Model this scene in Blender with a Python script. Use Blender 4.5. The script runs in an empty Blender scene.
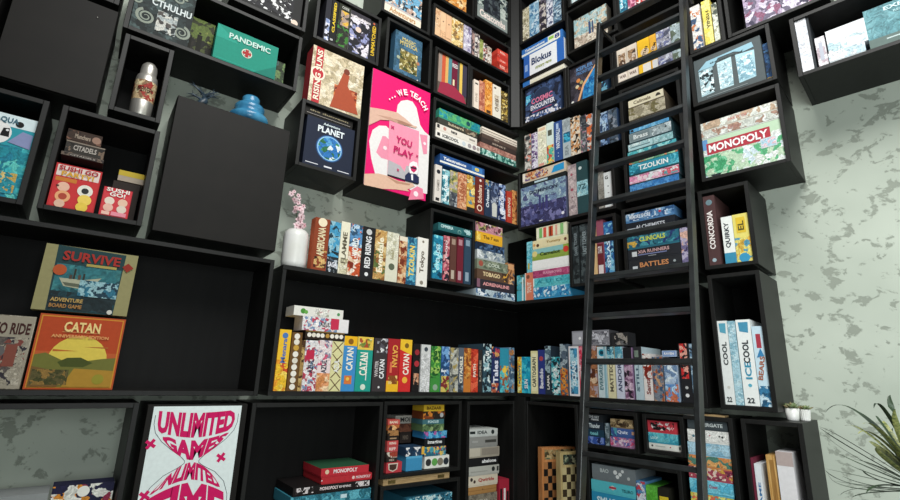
import bpy, bmesh, math, random
from mathutils import Vector, Matrix
random.seed(11)
SC = bpy.context.scene
COL = SC.collection
PI = math.pi
ZO = 1.25            # height of the eye above the floor
EE = -.1326786       # the right wall opens a few degrees wider than square
RI = Vector((-math.sin(EE), -math.cos(EE), 0)); INTO = Vector((math.cos(EE), -math.sin(EE), 0))
ANG_R = math.atan2(RI.y, RI.x)
DL, DR = .30, .36    # depth of the shelving on the left and on the right wall

def wpt(w, s, d, z):
    if w == 'L': return Vector((s, d, z + ZO))
    p = RI * s + INTO * d; return Vector((p.x, p.y, z + ZO))
def place(o, w, s, d, z, rz=0):
    o.location = wpt(w, s, d, z); o.rotation_euler = (0, 0, (ANG_R if w == 'R' else 0) + rz)

# ---------------------------------------------------------------- materials
def lin(h):
    c = [int(h[i:i+2], 16) / 255 for i in (0, 2, 4)]
    return tuple([x / 12.92 if x <= .04045 else ((x + .055) / 1.055) ** 2.4 for x in c] + [1])
MATS = {}
NAMED = {'white': 'f0f0ec'}
def new_mat(key):
    m = bpy.data.materials.new(key); m.use_nodes = True
    nt = m.node_tree; b = nt.nodes['Principled BSDF']; MATS[key] = m
    return m, nt, b
def paper(h, rough=.68):
    """printed card of one ink colour, with the faint mottling of paper"""
    h = NAMED.get(h, h); k = 'ink_' + h
    if k in MATS: return MATS[k]
    m, nt, b = new_mat(k)
    n = nt.nodes.new('ShaderNodeTexNoise'); n.inputs['Scale'].default_value = 60
    hs = nt.nodes.new('ShaderNodeMapRange'); hs.inputs['To Min'].default_value = .9; hs.inputs['To Max'].default_value = 1.1
    mx = nt.nodes.new('ShaderNodeVectorMath'); mx.operation = 'SCALE'; mx.inputs[0].default_value = lin(h)[:3]
    tc = nt.nodes.new('ShaderNodeTexCoord')
    nt.links.new(tc.outputs['Object'], n.inputs['Vector']); nt.links.new(n.outputs['Fac'], hs.inputs['Value'])
    nt.links.new(hs.outputs[0], mx.inputs['Scale']); nt.links.new(mx.outputs[0], b.inputs['Base Color'])
    b.inputs['Roughness'].default_value = rough; b.inputs['Specular IOR Level'].default_value = .25
    return m
def art(cols, sc):
    """printed picture: irregular shapes in the given inks"""
    cols = [NAMED.get(c, c) for c in cols.split()]; k = 'art_' + '_'.join(cols) + '_%g' % sc
    if k in MATS: return MATS[k]
    m, nt, b = new_mat(k); N = nt.nodes.new; Lk = nt.links.new
    tc = N('ShaderNodeTexCoord'); oi = N('ShaderNodeObjectInfo')
    ml = N('ShaderNodeMath'); ml.operation = 'MULTIPLY'; ml.inputs[1].default_value = 37
    Lk(oi.outputs['Random'], ml.inputs[0])
    ad = N('ShaderNodeVectorMath'); ad.operation = 'ADD'; Lk(tc.outputs['Object'], ad.inputs[0]); Lk(ml.outputs[0], ad.inputs[1])
    wn = N('ShaderNodeTexNoise'); wn.inputs['Scale'].default_value = 26 * sc; wn.inputs['Detail'].default_value = 3; Lk(ad.outputs[0], wn.inputs['Vector'])
    ws = N('ShaderNodeVectorMath'); ws.operation = 'SCALE'; ws.inputs['Scale'].default_value = .075 / sc; Lk(wn.outputs['Color'], ws.inputs[0])
    wa = N('ShaderNodeVectorMath'); wa.operation = 'ADD'; Lk(ad.outputs[0], wa.inputs[0]); Lk(ws.outputs[0], wa.inputs[1])
    v = N('ShaderNodeTexVoronoi'); v.inputs['Scale'].default_value = 42 * sc; Lk(wa.outputs[0], v.inputs['Vector'])
    sep = N('ShaderNodeSeparateColor'); Lk(v.outputs['Color'], sep.inputs[0])
    cr = N('ShaderNodeValToRGB'); cr.color_ramp.interpolation = 'CONSTANT'
    e = cr.color_ramp.elements; n = len(cols)
    while len(e) < n: e.new(.5)
    for i, c in enumerate(cols): e[i].position = 0 if i == 0 else .4 + .6 * (i - 1) / max(1, n - 1); e[i].color = lin(c)
    Lk(sep.outputs[0], cr.inputs['Fac'])
    fn = N('ShaderNodeTexNoise'); fn.inputs['Scale'].default_value = 120 * sc; fn.inputs['Detail'].default_value = 4; Lk(wa.outputs[0], fn.inputs['Vector'])
    bw = N('ShaderNodeMapRange'); bw.inputs['From Min'].default_value = .3; bw.inputs['From Max'].default_value = .7; bw.inputs['To Min'].default_value = .55; bw.inputs['To Max'].default_value = 1.3; Lk(fn.outputs['Fac'], bw.inputs['Value'])
    s2 = N('ShaderNodeVectorMath'); s2.operation = 'SCALE'; Lk(cr.outputs['Color'], s2.inputs[0]); Lk(bw.outputs[0], s2.inputs['Scale'])
    Lk(s2.outputs[0], b.inputs['Base Color']); b.inputs['Roughness'].default_value = .62; b.inputs['Specular IOR Level'].default_value = .25
    return m
def surf(key, c1, c2, scale, rough=.5, metal=0., stretch=(1, 1, 1), bump=0., lo=.35, hi=.65, spec=.5, detail=4):
    if key in MATS: return MATS[key]
    m, nt, b = new_mat(key); N = nt.nodes.new; Lk = nt.links.new
    tc = N('ShaderNodeTexCoord'); mp = N('ShaderNodeMapping'); mp.inputs['Scale'].default_value = stretch
    Lk(tc.outputs['Object'], mp.inputs['Vector'])
    n = N('ShaderNodeTexNoise'); n.inputs['Scale'].default_value = scale; n.inputs['Detail'].default_value = detail; Lk(mp.outputs[0], n.inputs['Vector'])
    cr = N('ShaderNodeValToRGB'); e = cr.color_ramp.elements; e[0].position = lo; e[1].position = hi; e[0].color = lin(c1); e[1].color = lin(c2)
    Lk(n.outputs['Fac'], cr.inputs['Fac']); Lk(cr.outputs[0], b.inputs['Base Color'])
    b.inputs['Roughness'].default_value = rough; b.inputs['Metallic'].default_value = metal; b.inputs['Specular IOR Level'].default_value = spec
    if bump:
        bp = N('ShaderNodeBump'); bp.inputs['Strength'].default_value = bump; bp.inputs['Distance'].default_value = .002
        Lk(n.outputs['Fac'], bp.inputs['Height']); Lk(bp.outputs[0], b.inputs['Normal'])
    return m
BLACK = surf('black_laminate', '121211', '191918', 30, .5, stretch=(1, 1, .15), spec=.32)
BLACK_SHADE = surf('black_laminate_shaded', '060606', '0b0b0b', 30, .6, stretch=(1, 1, .15), spec=.2)  # darker laminate, with the shade inside the bays put into its colour
DOORM = surf('matt_black_door', '0f0d0a', '14110e', 9, .6, spec=.25)
STEEL = surf('black_painted_steel', '191b1c', '252829', 18, .36, spec=.7)
WOOD = surf('honey_wood', 'b0803e', 'd8b070', 22, .5, stretch=(6, 6, .5))
PALEWOOD = surf('pale_plywood', '9c8058', 'b89c70', 22, .55, stretch=(.5, 6, 6))
WHITEC = surf('white_ceramic', 'e2e2dc', 'ececea', 12, .3)
def plaster():
    m, nt, b = new_mat('concrete_plaster'); N = nt.nodes.new; Lk = nt.links.new
    tc = N('ShaderNodeTexCoord'); mp = N('ShaderNodeMapping'); mp.inputs['Rotation'].default_value = (.75, .6, .35); mp.inputs['Scale'].default_value = (1, 1, 1.25)
    Lk(tc.outputs['Object'], mp.inputs['Vector'])
    n = N('ShaderNodeTexNoise'); n.inputs['Scale'].default_value = 13; n.inputs['Detail'].default_value = 7; n.inputs['Roughness'].default_value = .6; n.inputs['Distortion'].default_value = .35
    n2 = N('ShaderNodeTexNoise'); n2.inputs['Scale'].default_value = 2.2; n2.inputs['Detail'].default_value = 3
    Lk(mp.outputs[0], n.inputs['Vector']); Lk(tc.outputs['Object'], n2.inputs['Vector'])
    chips = N('ShaderNodeValToRGB'); e = chips.color_ramp.elements; e[0].position = .56; e[1].position = .60; e[0].color = (0, 0, 0, 1); e[1].color = (1, 1, 1, 1)
    Lk(n.outputs['Fac'], chips.inputs['Fac'])
    base = N('ShaderNodeValToRGB'); e = base.color_ramp.elements; e[0].position = .3; e[1].position = .72; e[0].color = lin('b0b9ac'); e[1].color = lin('c2cabd')
    Lk(n2.outputs['Fac'], base.inputs['Fac'])
    mx = N('ShaderNodeMix'); mx.data_type = 'RGBA'; Lk(chips.outputs[0], mx.inputs[0]); Lk(base.outputs[0], mx.inputs[6]); mx.inputs[7].default_value = lin('949b8f')
    Lk(mx.outputs[2], b.inputs['Base Color']); b.inputs['Roughness'].default_value = .8
    bp = N('ShaderNodeBump'); bp.inputs['Strength'].default_value = .35; bp.inputs['Distance'].default_value = .004; bp.invert = True
    Lk(chips.outputs[0], bp.inputs['Height']); Lk(bp.outputs[0], b.inputs['Normal'])
    return m
PLASTER = plaster()

# ---------------------------------------------------------------- mesh building
class MB:
    def __init__(self): self.v = []; self.f = []; self.m = []; self.mats = []; self.smooth = []
    def mi(self, mat):
        if mat not in self.mats: self.mats.append(mat)
        return self.mats.index(mat)
    def add(self, vs, fs, mat, smooth=False):
        b = len(self.v); self.v += [tuple(x) for x in vs]; i = self.mi(mat)
        for f in fs: self.f.append([b + k for k in f]); self.m.append(i); self.smooth.append(smooth)
    def box(self, x0, x1, y0, y1, z0, z1, mat, side=None, top=None):
        vs = [(x0,y0,z0),(x1,y0,z0),(x1,y1,z0),(x0,y1,z0),(x0,y0,z1),(x1,y0,z1),(x1,y1,z1),(x0,y1,z1)]
        side = side or mat; top = top or mat; b = len(self.v); self.v += vs
        for f, mm in (((0,1,5,4), mat), ((3,2,1,0), mat), ((4,5,6,7), top), ((1,2,6,5), side), ((2,3,7,6), mat), ((3,0,4,7), side)):
            self.f.append([b + k for k in f]); self.m.append(self.mi(mm)); self.smooth.append(False)
        return self
    def lathe(self, prof, mat, cx=0, cy=0, n=28, flute=0., smooth=True):
        vs = []; k = len(prof)
        for i in range(n):
            a = 2 * PI * i / n
            for r, z in prof:
                rr = r * (1 + flute * (1 if i % 2 else -1)); vs.append((cx + rr * math.cos(a), cy + rr * math.sin(a), z))
        fs = [(i*k+j, ((i+1) % n)*k+j, ((i+1) % n)*k+j+1, i*k+j+1) for i in range(n) for j in range(k-1)]
        self.add(vs, fs, mat, smooth); return self
    def tube(self, pts, rads, mat, n=8):
        pts = [Vector(p) for p in pts]; rings = []
        for i, p in enumerate(pts):
            t = (pts[min(i+1, len(pts)-1)] - pts[max(i-1, 0)]).normalized()
            a = t.orthogonal().normalized(); b = t.cross(a)
            rings.append([p + (a * math.cos(2*PI*k/n) + b * math.sin(2*PI*k/n)) * rads[i] for k in range(n)])
        vs = [q for r in rings for q in r]
        fs = [(i*n+k, i*n+(k+1) % n, (i+1)*n+(k+1) % n, (i+1)*n+k) for i in range(len(pts)-1) for k in range(n)]
        fs += [tuple(range(n))[::-1], tuple((len(pts)-1)*n+k for k in range(n))]
        self.add(vs, fs, mat, True); return self
    def build(self, name, parent=None, bevel=0.):
        me = bpy.data.meshes.new(name); me.from_pydata(self.v, [], self.f)
        for m in self.mats: me.materials.append(m)
        me.polygons.foreach_set('material_index', self.m); me.polygons.foreach_set('use_smooth', self.smooth); me.update()
        o = bpy.data.objects.new(name, me); COL.objects.link(o)
        if parent: o.parent = parent
        if bevel:
            bv = o.modifiers.new('edge', 'BEVEL'); bv.width = bevel; bv.segments = 1; bv.limit_method = 'ANGLE'
        return o
def empty(name, label, cat, group=None):
    o = bpy.data.objects.new(name, None); COL.objects.link(o); o.empty_display_size = .05
    return tag(o, label, cat, group)
def tag(o, label, cat, group=None):
    o['label'] = label; o['category'] = cat
    if group: o['group'] = group
    return o

GLY = {}
def glyphs(t, bold=.03):
    """outline letters as flat triangles in a unit box"""
    if (t, bold) in GLY: return GLY[(t, bold)]
    cu = bpy.data.curves.new('lettering', 'FONT'); cu.body = t; cu.resolution_u = 2; cu.offset = bold; cu.align_x = 'LEFT'
    ob = bpy.data.objects.new('lettering', cu); COL.objects.link(ob)
    dg = bpy.context.evaluated_depsgraph_get(); me = ob.evaluated_get(dg).to_mesh()
    vs = [(v.co.x, v.co.y) for v in me.vertices]; fs = [tuple(p.vertices) for p in me.polygons]
    ob.evaluated_get(dg).to_mesh_clear(); bpy.data.objects.remove(ob); bpy.data.curves.remove(cu)
    x0 = min(v[0] for v in vs); x1 = max(v[0] for v in vs); y0 = min(v[1] for v in vs); y1 = max(v[1] for v in vs)
    vs = [((x-x0)/(x1-x0) - .5, (y-y0)/(y1-y0) - .5) for x, y in vs]
    GLY[(t, bold)] = (vs, fs); return GLY[(t, bold)]

def decorate(mb, deco, w, h, y, x0=0., z0=0.):
    """print the design onto the upright face at depth y (w wide, h tall)"""
    step = .00035; lay = 0
    deco = [q for q in deco if q[0] != 'T'] + [q for q in deco if q[0] == 'T']
    def P(u, v): return (x0 + u * w, y - lay * step, z0 + v * h)
    def poly(pts, mat): mb.add([P(u, v) for u, v in pts], [tuple(range(len(pts)))], mat)
    for dc in deco:
        lay += 1; k = dc[0]
        if k == 'R': poly([(dc[1], dc[2]), (dc[3], dc[2]), (dc[3], dc[4]), (dc[1], dc[4])], paper(dc[5]))
        elif k == 'A': poly([(dc[1], dc[2]), (dc[3], dc[2]), (dc[3], dc[4]), (dc[1], dc[4])], art(dc[5], dc[6]))
        elif k == 'P':
            pts = dc[1]; ar = sum(pts[i][0]*pts[(i+1) % len(pts)][1] - pts[(i+1) % len(pts)][0]*pts[i][1] for i in range(len(pts)))
            poly(pts if ar > 0 else pts[::-1], paper(dc[2]))
        elif k == 'D':
            cu, cv, r = dc[1:4]; r = r * (w if w < h * 1.5 else h)
            poly([(cu + r / w * math.cos(a * PI / 12), cv + r / h * math.sin(a * PI / 12)) for a in range(24)], paper(dc[4]))
        elif k == 'E':
            cu, cv, r = dc[1:4]; r *= w
            poly([(cu + r / w * math.cos(a * PI / 16), cv + r / h * math.sin(a * PI / 16)) for a in range(32)], art(dc[4], dc[5]))
        elif k == 'C':
            cu, cv, r = dc[1:4]; r *= w
            for a, b in ((1, .36), (.36, 1)): poly([(cu-a*r/w, cv-b*r/h), (cu+a*r/w, cv-b*r/h), (cu+a*r/w, cv+b*r/h), (cu-a*r/w, cv+b*r/h)], paper(dc[4])); lay += 1
        elif k == 'X':
            nr = max(2, round(h / w)); 
            for i in range(nr):
                for a in (0, 1):
                    u0, u1 = (.08, .92) if a else (.92, .08); v0, v1 = i / nr + .01, (i + 1) / nr - .01
                    poly([(u0 - .05, v0), (u0 + .05, v0), (u1 + .05, v1), (u1 - .05, v1)], paper('5c3c20'))
        elif k == 'G':
            cu, cv = dc[1:3]
            for r, c in ((.285, '22385c'), (.272, '2c5488'), (.26, '5c98d0'), (.248, 'a8d4f0')):
                poly([(cu + r * math.cos(a * PI / 16), cv + r * w / h * math.sin(a * PI / 16)) for a in range(32)], paper(c)); lay += 1
            poly([(cu + .235 * math.cos(a * PI / 16), cv + .235 * w / h * math.sin(a * PI / 16)) for a in range(32)], art('2c74b8 3c8c50 dce8ee 58a0d0 2c6c48', .75))
        elif k == 'S':
            for cx, cy, r0, tw, sg in ((.22, .3, .16, 2.1, 1), (.3, .78, .2, 2.4, -1), (.85, .25, .15, 1.9, -1), (.72, .85, .12, 1.7, 1), (.05, .55, .1, 1.6, 1)):
                L_, R2 = [], []
                for i in range(34):
                    t = i / 33; a = t * tw * 2 * PI * sg + cx * 9; r = r0 * (1 - t * .82); th = .022 * (1 - t) + .006
                    L_.append((cx + (r+th)*math.cos(a), cy + (r+th)*math.sin(a)*w/h)); R2.append((cx + (r-th)*math.cos(a), cy + (r-th)*math.sin(a)*w/h))
                vs = [P(*p) for p in L_] + [P(*p) for p in R2]; n = len(L_)
                fs = [((i, i+n, i+1+n, i+1) if sg > 0 else (i+1, i+1+n, i+n, i)) for i in range(n-1)]
                mb.add(vs, [f[::-1] for f in fs], paper('90988c')); lay += 1
        elif k == 'T':
            _, t, cu, cv, Lf, hf, col, rot = dc
            vs, fs = glyphs(t)
            if abs(abs(rot) - 90) < 21: ln = Lf * h; ht = hf * w
            else: ln = Lf * w; ht = hf * h
            ca, sa = math.cos(math.radians(rot)), math.sin(math.radians(rot))
            pv = []
            for a, b in vs:
                a *= ln; b *= ht
                pv.append((x0 + cu * w + a * ca - b * sa, y - lay * step, z0 + cv * h + a * sa + b * ca))
            mb.add(pv, fs, paper(col))
BOXES = [
 ('L',-1.505,-1.421,0.52,0.81,0.012,0.06,'8c3f22',[('A',0.15,0.05,0.95,0.4,'8c3f22 c8a060 3c1a10 d8b070',1.0),('T','AMERICANA',0.5,0.55,0.55,0.5,'e8d8b0',90),('D',0.5,0.92,0.3,'efe0c0')],'brown box lettered in cream, nearest the white vase','upright games on the vase shelf',{'side': 'b85a38'}),
 ('L',-1.419,-1.355,0.52,0.807,0.012,0.27,'3f86b0',[('A',0,0.25,1,1,'4a9fc8 204050 90c0d0 1c2c30',1.0),('A',0,0,1,0.3,'20282c c0c8d0 506070',1.0),('T','SAGA',0.5,0.15,0.8,0.1,'e8e8f0',0)],'blue fantasy box with a grey creature, on the vase shelf','upright games on the vase shelf'),
 ('L',-1.353,-1.299,0.52,0.82,0.012,0.27,'e9e3cc',[('T','FLAMME',0.5,0.5,0.6,0.5,'6a6250',90),('A',0,0,1,0.3,'e9e3cc b0a888 d8d0b0',1.0)],'slim cream box with brown script, on the vase shelf','upright games on the vase shelf'),
 ('L',-1.298,-1.221,0.52,0.819,0.012,0.27,'c8552e',[('A',0,0.55,1,1,'5a90c0 c0d8e8 30506c d86030',1.0),('A',0,0,1,0.5,'c8552e e0c0a0 7c2c18 f0e0d0',1.0),('T','WORLD',0.5,0.55,0.35,0.5,'white',90)],'orange and sky blue box reading WORLD on the vase shelf','upright games on the vase shelf'),
 ('L',-1.219,-1.138,0.52,0.821,0.012,0.27,'1c1c1e',[('T','RED RISING',0.5,0.5,0.62,0.45,'e8e8e8',90),('D',0.5,0.9,0.22,'c8c8c8'),('D',0.5,0.07,0.14,'e8e8e8')],'black box with white letters on the vase shelf','upright games on the vase shelf'),
 ('L',-1.136,-1.06,0.52,0.819,0.012,0.27,'b98a52',[('A',0,0,1,1,'c89c5c e0c48c 8c5c30 5c6c38',1.0),('T','Evendale',0.5,0.5,0.7,0.5,'f2ead0',90)],'golden brown woodland box with cream script, on the vase shelf','upright games on the vase shelf'),
 ('L',-1.058,-0.976,0.52,0.821,0.012,0.27,'dcd9c4',[('D',0.5,0.3,0.25,'5c6450'),('A',0,0.5,1,1,'dcd9c4 c0bca0 e8e4d0',1.0),('T','leaf',0.5,0.55,0.2,0.3,'a09878',90)],'cream box with a single dark leaf, on the vase shelf','upright games on the vase shelf'),
 ('L',-0.971,-0.915,0.52,0.811,0.012,0.27,'a8603c',[('A',0,0,1,0.9,'a8603c d8a878 7c3420 e8c8a0',1.0),('R',0,0.9,1,1,'e8dcc8')],'narrow rust coloured box on the vase shelf','upright games on the vase shelf'),
 ('L',-0.913,-0.844,0.52,0.817,0.012,0.27,'3d86a8',[('A',0,0,1,1,'3d86a8 60b0c8 205878',1.0),('T','TZOLKIN',0.5,0.5,0.65,0.55,'f0d060',90)],'blue box with yellow lettering, on the vase shelf','upright games on the vase shelf'),
 ('L',-0.839,-0.76,0.52,0.831,0.012,0.27,'ece8df',[('T','Tokyo',0.5,0.5,0.45,0.5,'6c6458',90),('D',0.5,0.08,0.16,'8c8478'),('D',0.5,0.92,0.1,'807868')],'white box with grey lettering, rightmost on the vase shelf','upright games on the vase shelf'),
 ('L',-1.625,-1.567,-0.1,0.195,0.012,0.27,'f0c030',[('A',0,0,1,0.5,'f0c030 e89828 f8d860 d05028',1.0),('T','Menara',0.5,0.65,0.4,0.4,'5070b0',90),('D',0.5,0.9,0.25,'4878b8')],'yellow game box, first in the long corner row','upright games on the long corner shelf',{'side': 'e08a28'}),
 ('L',-1.562,-1.509,-0.1,0.186,0.012,0.27,'6b4a22',[('D',0.5,0.93,0.27,'efe8dc'),('D',0.5,0.83,0.27,'e8e0d0'),('D',0.5,0.73,0.27,'c89c40'),('D',0.5,0.62,0.27,'efe8dc'),('D',0.5,0.51,0.27,'e0d8c8'),('D',0.5,0.4,0.27,'efe8dc'),('D',0.5,0.29,0.27,'efe8dc'),('D',0.5,0.18,0.27,'e8e0d0'),('D',0.5,0.07,0.27,'efe8dc')],'brown box with a column of white discs','upright games on the long corner shelf'),
 ('L',-1.507,-1.489,-0.1,0.149,0.012,0.27,'a5824a',[('A',0,0,1,1,'a5824a 4c3018 c8a868',1.0)],'slim gold box squeezed beside the disc covered box','upright games on the long corner shelf'),
 ('L',-1.487,-1.415,-0.1,0.151,0.012,0.27,'e8e4e4',[('A',0,0,1,1,'e8e4e4 c84860 8098b8 f4f0f0 b04050',1.6),('R',0.1,0.62,0.7,0.8,'c02848'),('T','AZUL',0.5,0.48,0.26,0.42,'303848',90)],'white tile patterned box with crimson square','upright games on the long corner shelf'),
 ('L',-1.414,-1.344,-0.1,0.156,0.012,0.27,'ecd8d8',[('A',0,0.5,1,1,'ecd8d8 d85878 f0e8e8 8c8ca0',1.6),('A',0,0,1,0.35,'e8a070 f0d0a8 d08850',1.0),('T','AZUL',0.5,0.48,0.26,0.42,'303848',90)],'pink and peach tile patterned game box','upright games on the long corner shelf'),
 ('L',-1.343,-1.277,-0.1,0.155,0.012,0.27,'ddd7a0',[('X',),('T','AZUL',0.5,0.5,0.26,0.42,'e8e8e8',90)],'pale green box with a brown lattice','upright games on the long corner shelf'),
 ('L',-1.276,-1.199,-0.1,0.188,0.012,0.27,'3f8cc8',[('R',0,0.82,1,1,'f0b820'),('D',0.5,0.9,0.2,'8c5c18'),('T','CATAN',0.5,0.58,0.42,0.5,'f4f0e0',90),('R',0.2,0.13,0.75,0.28,'d87838'),('D',0.45,0.22,0.12,'f0c050')],'blue box with a yellow top corner','upright games on the long corner shelf'),
 ('L',-1.196,-1.101,-0.1,0.19,0.012,0.27,'1f9a8a',[('R',0,0.76,1,1,'ecc850'),('A',0.1,0.8,0.9,0.97,'ecc850 7c9040 f0e0a0 b05030',1.0),('T','CATAN',0.45,0.5,0.42,0.5,'f4f0e0',90),('R',0.62,0.2,0.68,0.7,'e8e8e8'),('D',0.5,0.08,0.16,'d8e8d8')],'teal green box with a yellow picture on top','upright games on the long corner shelf'),
 ('L',-1.093,-1.008,-0.1,0.189,0.012,0.27,'3a3436',[('A',0.2,0.72,1,1,'3a3436 e0e0e0 58545c a0a0a8',1.0),('T','CATAN',0.65,0.42,0.36,0.36,'f4f4f4',90),('T','WINTER',0.25,0.42,0.3,0.25,'c8c0c0',90),('D',0.5,0.08,0.07,'e8e8e8')],'charcoal box with a grey and white portrait','upright games on the long corner shelf'),
 ('L',-1.004,-0.927,-0.1,0.192,0.012,0.27,'a82428',[('T','CATAN',0.6,0.67,0.42,0.45,'f0b050',-90),('R',0,0,1,0.2,'f0b828'),('A',0.15,0.14,0.9,0.3,'d8a040 8c4c20 f0d080',1.0),('R',0.22,0.35,0.4,0.55,'e07050')],'dark red box with orange letters reading downward','upright games on the long corner shelf'),
 ('L',-0.924,-0.844,-0.1,0.194,0.012,0.27,'d02c2c',[('P',[(0,0.8),(1,0.7),(1,1),(0,1)],'f0c030'),('D',0.55,0.88,0.18,'806020'),('T','CATAN',0.55,0.52,0.4,0.5,'f8f0e0',90),('D',0.5,0.22,0.22,'f0b040')],'bright red box with a yellow top','upright games on the long corner shelf'),
 ('L',-0.834,-0.783,-0.1,0.174,0.012,0.27,'171415',[('D',0.55,0.82,0.32,'9c2c34'),('D',0.55,0.58,0.34,'b03038'),('D',0.5,0.32,0.3,'d8a088'),('A',0.2,0.15,0.9,0.38,'d0a080 282020 c08060',1.0)],'black box with dark red discs','upright games on the long corner shelf'),
 ('L',-0.776,-0.709,-0.1,0.173,0.012,0.27,'d2d2d0',[('A',0,0,1,0.8,'d2d2d0 c4c4c4 e0e0e0',1.0),('D',0.5,0.9,0.2,'404850')],'plain pale grey box with a small dark emblem','upright games on the long corner shelf'),
 ('L',-0.702,-0.631,-0.1,0.168,0.012,0.27,'3f8c3c',[('A',0,0.3,1,1,'3f8c3c 78b848 205c28 a0c860',1.0),('D',0.5,0.1,0.25,'90a890')],'leafy green box in the long corner row','upright games on the long corner shelf'),
 ('L',-0.625,-0.563,-0.1,0.17,0.012,0.27,'3c68a4',[('A',0,0.3,1,1,'3c68a4 78a8d8 244874 d8e0e8',1.0),('A',0,0,1,0.35,'78a048 d8c060 803030',1.0)],'mid blue box with a small landscape','upright games on the long corner shelf'),
 ('L',-0.557,-0.493,-0.1,0.167,0.012,0.27,'8c8c84',[('A',0,0,1,1,'8c8c84 505450 c0c0b4 b09c60',1.0)],'mottled grey box in the long corner row','upright games on the long corner shelf'),
 ('L',-0.49,-0.45,-0.1,0.171,0.012,0.27,'58606c',[('T','CITADELS',0.5,0.5,0.6,0.6,'f0ead8',90),('A',0,0,1,0.2,'58606c 303840 90a0a8',1.0)],'narrow slate box with upright cream letters','upright games on the long corner shelf'),
 ('L',-0.447,-0.391,-0.1,0.171,0.012,0.27,'c87830',[('A',0,0.3,1,1,'c87830 e0a050 8c4820',1.0)],'orange brown box beside the red one','upright games on the long corner shelf'),
 ('L',-0.389,-0.331,-0.1,0.168,0.012,0.27,'d0442c',[('A',0,0,1,1,'d0442c e86848 b03020',1.0),('T','PATH',0.5,0.5,0.3,0.4,'f0e0d0',90)],'orange red box in the long corner row','upright games on the long corner shelf'),
 ('L',-0.327,-0.295,-0.1,0.167,0.012,0.27,'2c2828',[('T','LORE',0.5,0.5,0.5,0.5,'a09888',90)],'very thin black box in the long corner row','upright games on the long corner shelf'),
 ('L',-0.287,-0.216,-0.1,0.208,0.012,0.27,'2f4a58',[('A',0,0,1,1,'2f4a58 90b8c0 18242c d8e8e8',1.0),('T','5',0.5,0.8,0.5,0.1,'white',0)],'dark teal box rising above its neighbours','upright games on the long corner shelf'),
 ('L',-0.212,-0.14,-0.1,0.193,0.012,0.27,'24305c',[('T','Tales',0.5,0.45,0.5,0.6,'e8e8f4',90),('A',0,0.75,1,1,'24305c b04050 d8a060 101838',1.0),('A',0,0,1,0.2,'24305c c06040 e8d0b0',1.0)],'navy box with white script','upright games on the long corner shelf'),
 ('L',-0.136,-0.057,-0.1,0.188,0.012,0.27,'3090a8',[('A',0,0,1,0.6,'3090a8 e8b840 58c0c8 a05838',1.0),('D',0.5,0.5,0.25,'f0c848')],'turquoise box with a golden sun','upright games on the long corner shelf'),
 ('L',-0.052,-0.004,-0.1,0.197,0.012,0.27,'6c90ac',[('A',0,0,1,1,'6c90ac b8c8d0 b07848 405870',1.0)],'pale blue and tan box before the corner','upright games on the long corner shelf'),
 ('R',0.006,0.038,-0.1,0.136,0.012,0.27,'f0d850',[('A',0,0,1,1,'f0d850 e8a838 f8f0a0',1.0),('T','KIWI',0.5,0.5,0.5,0.5,'406080',90)],'short yellow box at the shelf corner','upright games on the long corner shelf'),
 ('R',0.041,0.113,-0.1,0.136,0.012,0.27,'20a8c8',[('D',0.5,0.6,0.3,'e8e0c0'),('A',0,0,1,1,'20a8c8 50d0e0 1080a8',1.0),('T','SUN',0.5,0.25,0.25,0.4,'white',90)],'cyan box with a pale disc','upright games on the long corner shelf'),
 ('R',0.116,0.17,-0.1,0.175,0.012,0.27,'e8e0a8',[('R',0.12,0.06,0.88,0.94,'f4ecc0'),('T','CARTOGRAPH',0.5,0.5,0.7,0.55,'282828',90)],'cream box with black upright capitals','upright games on the long corner shelf'),
 ('R',0.174,0.226,-0.1,0.181,0.012,0.27,'2c3880',[('T','Bandido',0.5,0.35,0.45,0.55,'e8e8f0',90),('D',0.5,0.8,0.3,'b04850')],'royal blue box with white script','upright games on the long corner shelf'),
 ('R',0.229,0.275,-0.1,0.206,0.012,0.27,'283440',[('A',0,0.4,1,1,'283440 506878 a0b8c0',1.0),('T','LAMA',0.5,0.25,0.3,0.4,'e8e8e0',90)],'black and teal box left of the comic covered one','upright games on the long corner shelf'),
 ('R',0.278,0.34,-0.1,0.135,0.012,0.27,'38a8b8',[('A',0,0,1,1,'38a8b8 183038 a8e0e0 e8f0f0',1.6)],'turquoise comic patterned box left of the ladder','upright games on the long corner shelf'),
 ('R',0.344,0.397,-0.1,0.216,0.012,0.27,'586878',[('A',0,0.5,1,1,'586878 304050 a8b8c0',1.0),('A',0,0,1,0.5,'e08030 a04020 586878',1.0),('T','DRAFT',0.5,0.35,0.4,0.5,'e8a040',90)],'steel grey and orange box left of the ladder','upright games on the long corner shelf'),
 ('R',0.408,0.478,-0.1,0.2,0.012,0.27,'ece8ea',[('R',0.14,0.04,0.86,0.96,'4898c0'),('A',0.14,0.04,0.86,0.96,'4898c0 a8d8e8 2c5c80',1.0),('T','OCEANS',0.5,0.45,0.5,0.4,'e8f4f8',90)],'white edged blue box left of the ladder rail','upright games on the long corner shelf'),
 ('R',0.48,0.515,-0.1,0.199,0.012,0.27,'d83c58',[('A',0,0.5,1,1,'d83c58 f0d0d8 903048 e88898',1.0),('R',0.2,0.1,0.9,0.5,'ece4e4')],'crimson and white box at the ladder rail','upright games on the long corner shelf'),
 ('R',0.541,0.6,-0.1,0.2,0.012,0.27,'a8704c',[('A',0,0,1,1,'a8704c e0c0a0 5c3020 b0a0a8',1.0)],'brown box with painted faces, behind the ladder','upright games on the long corner shelf'),
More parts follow.
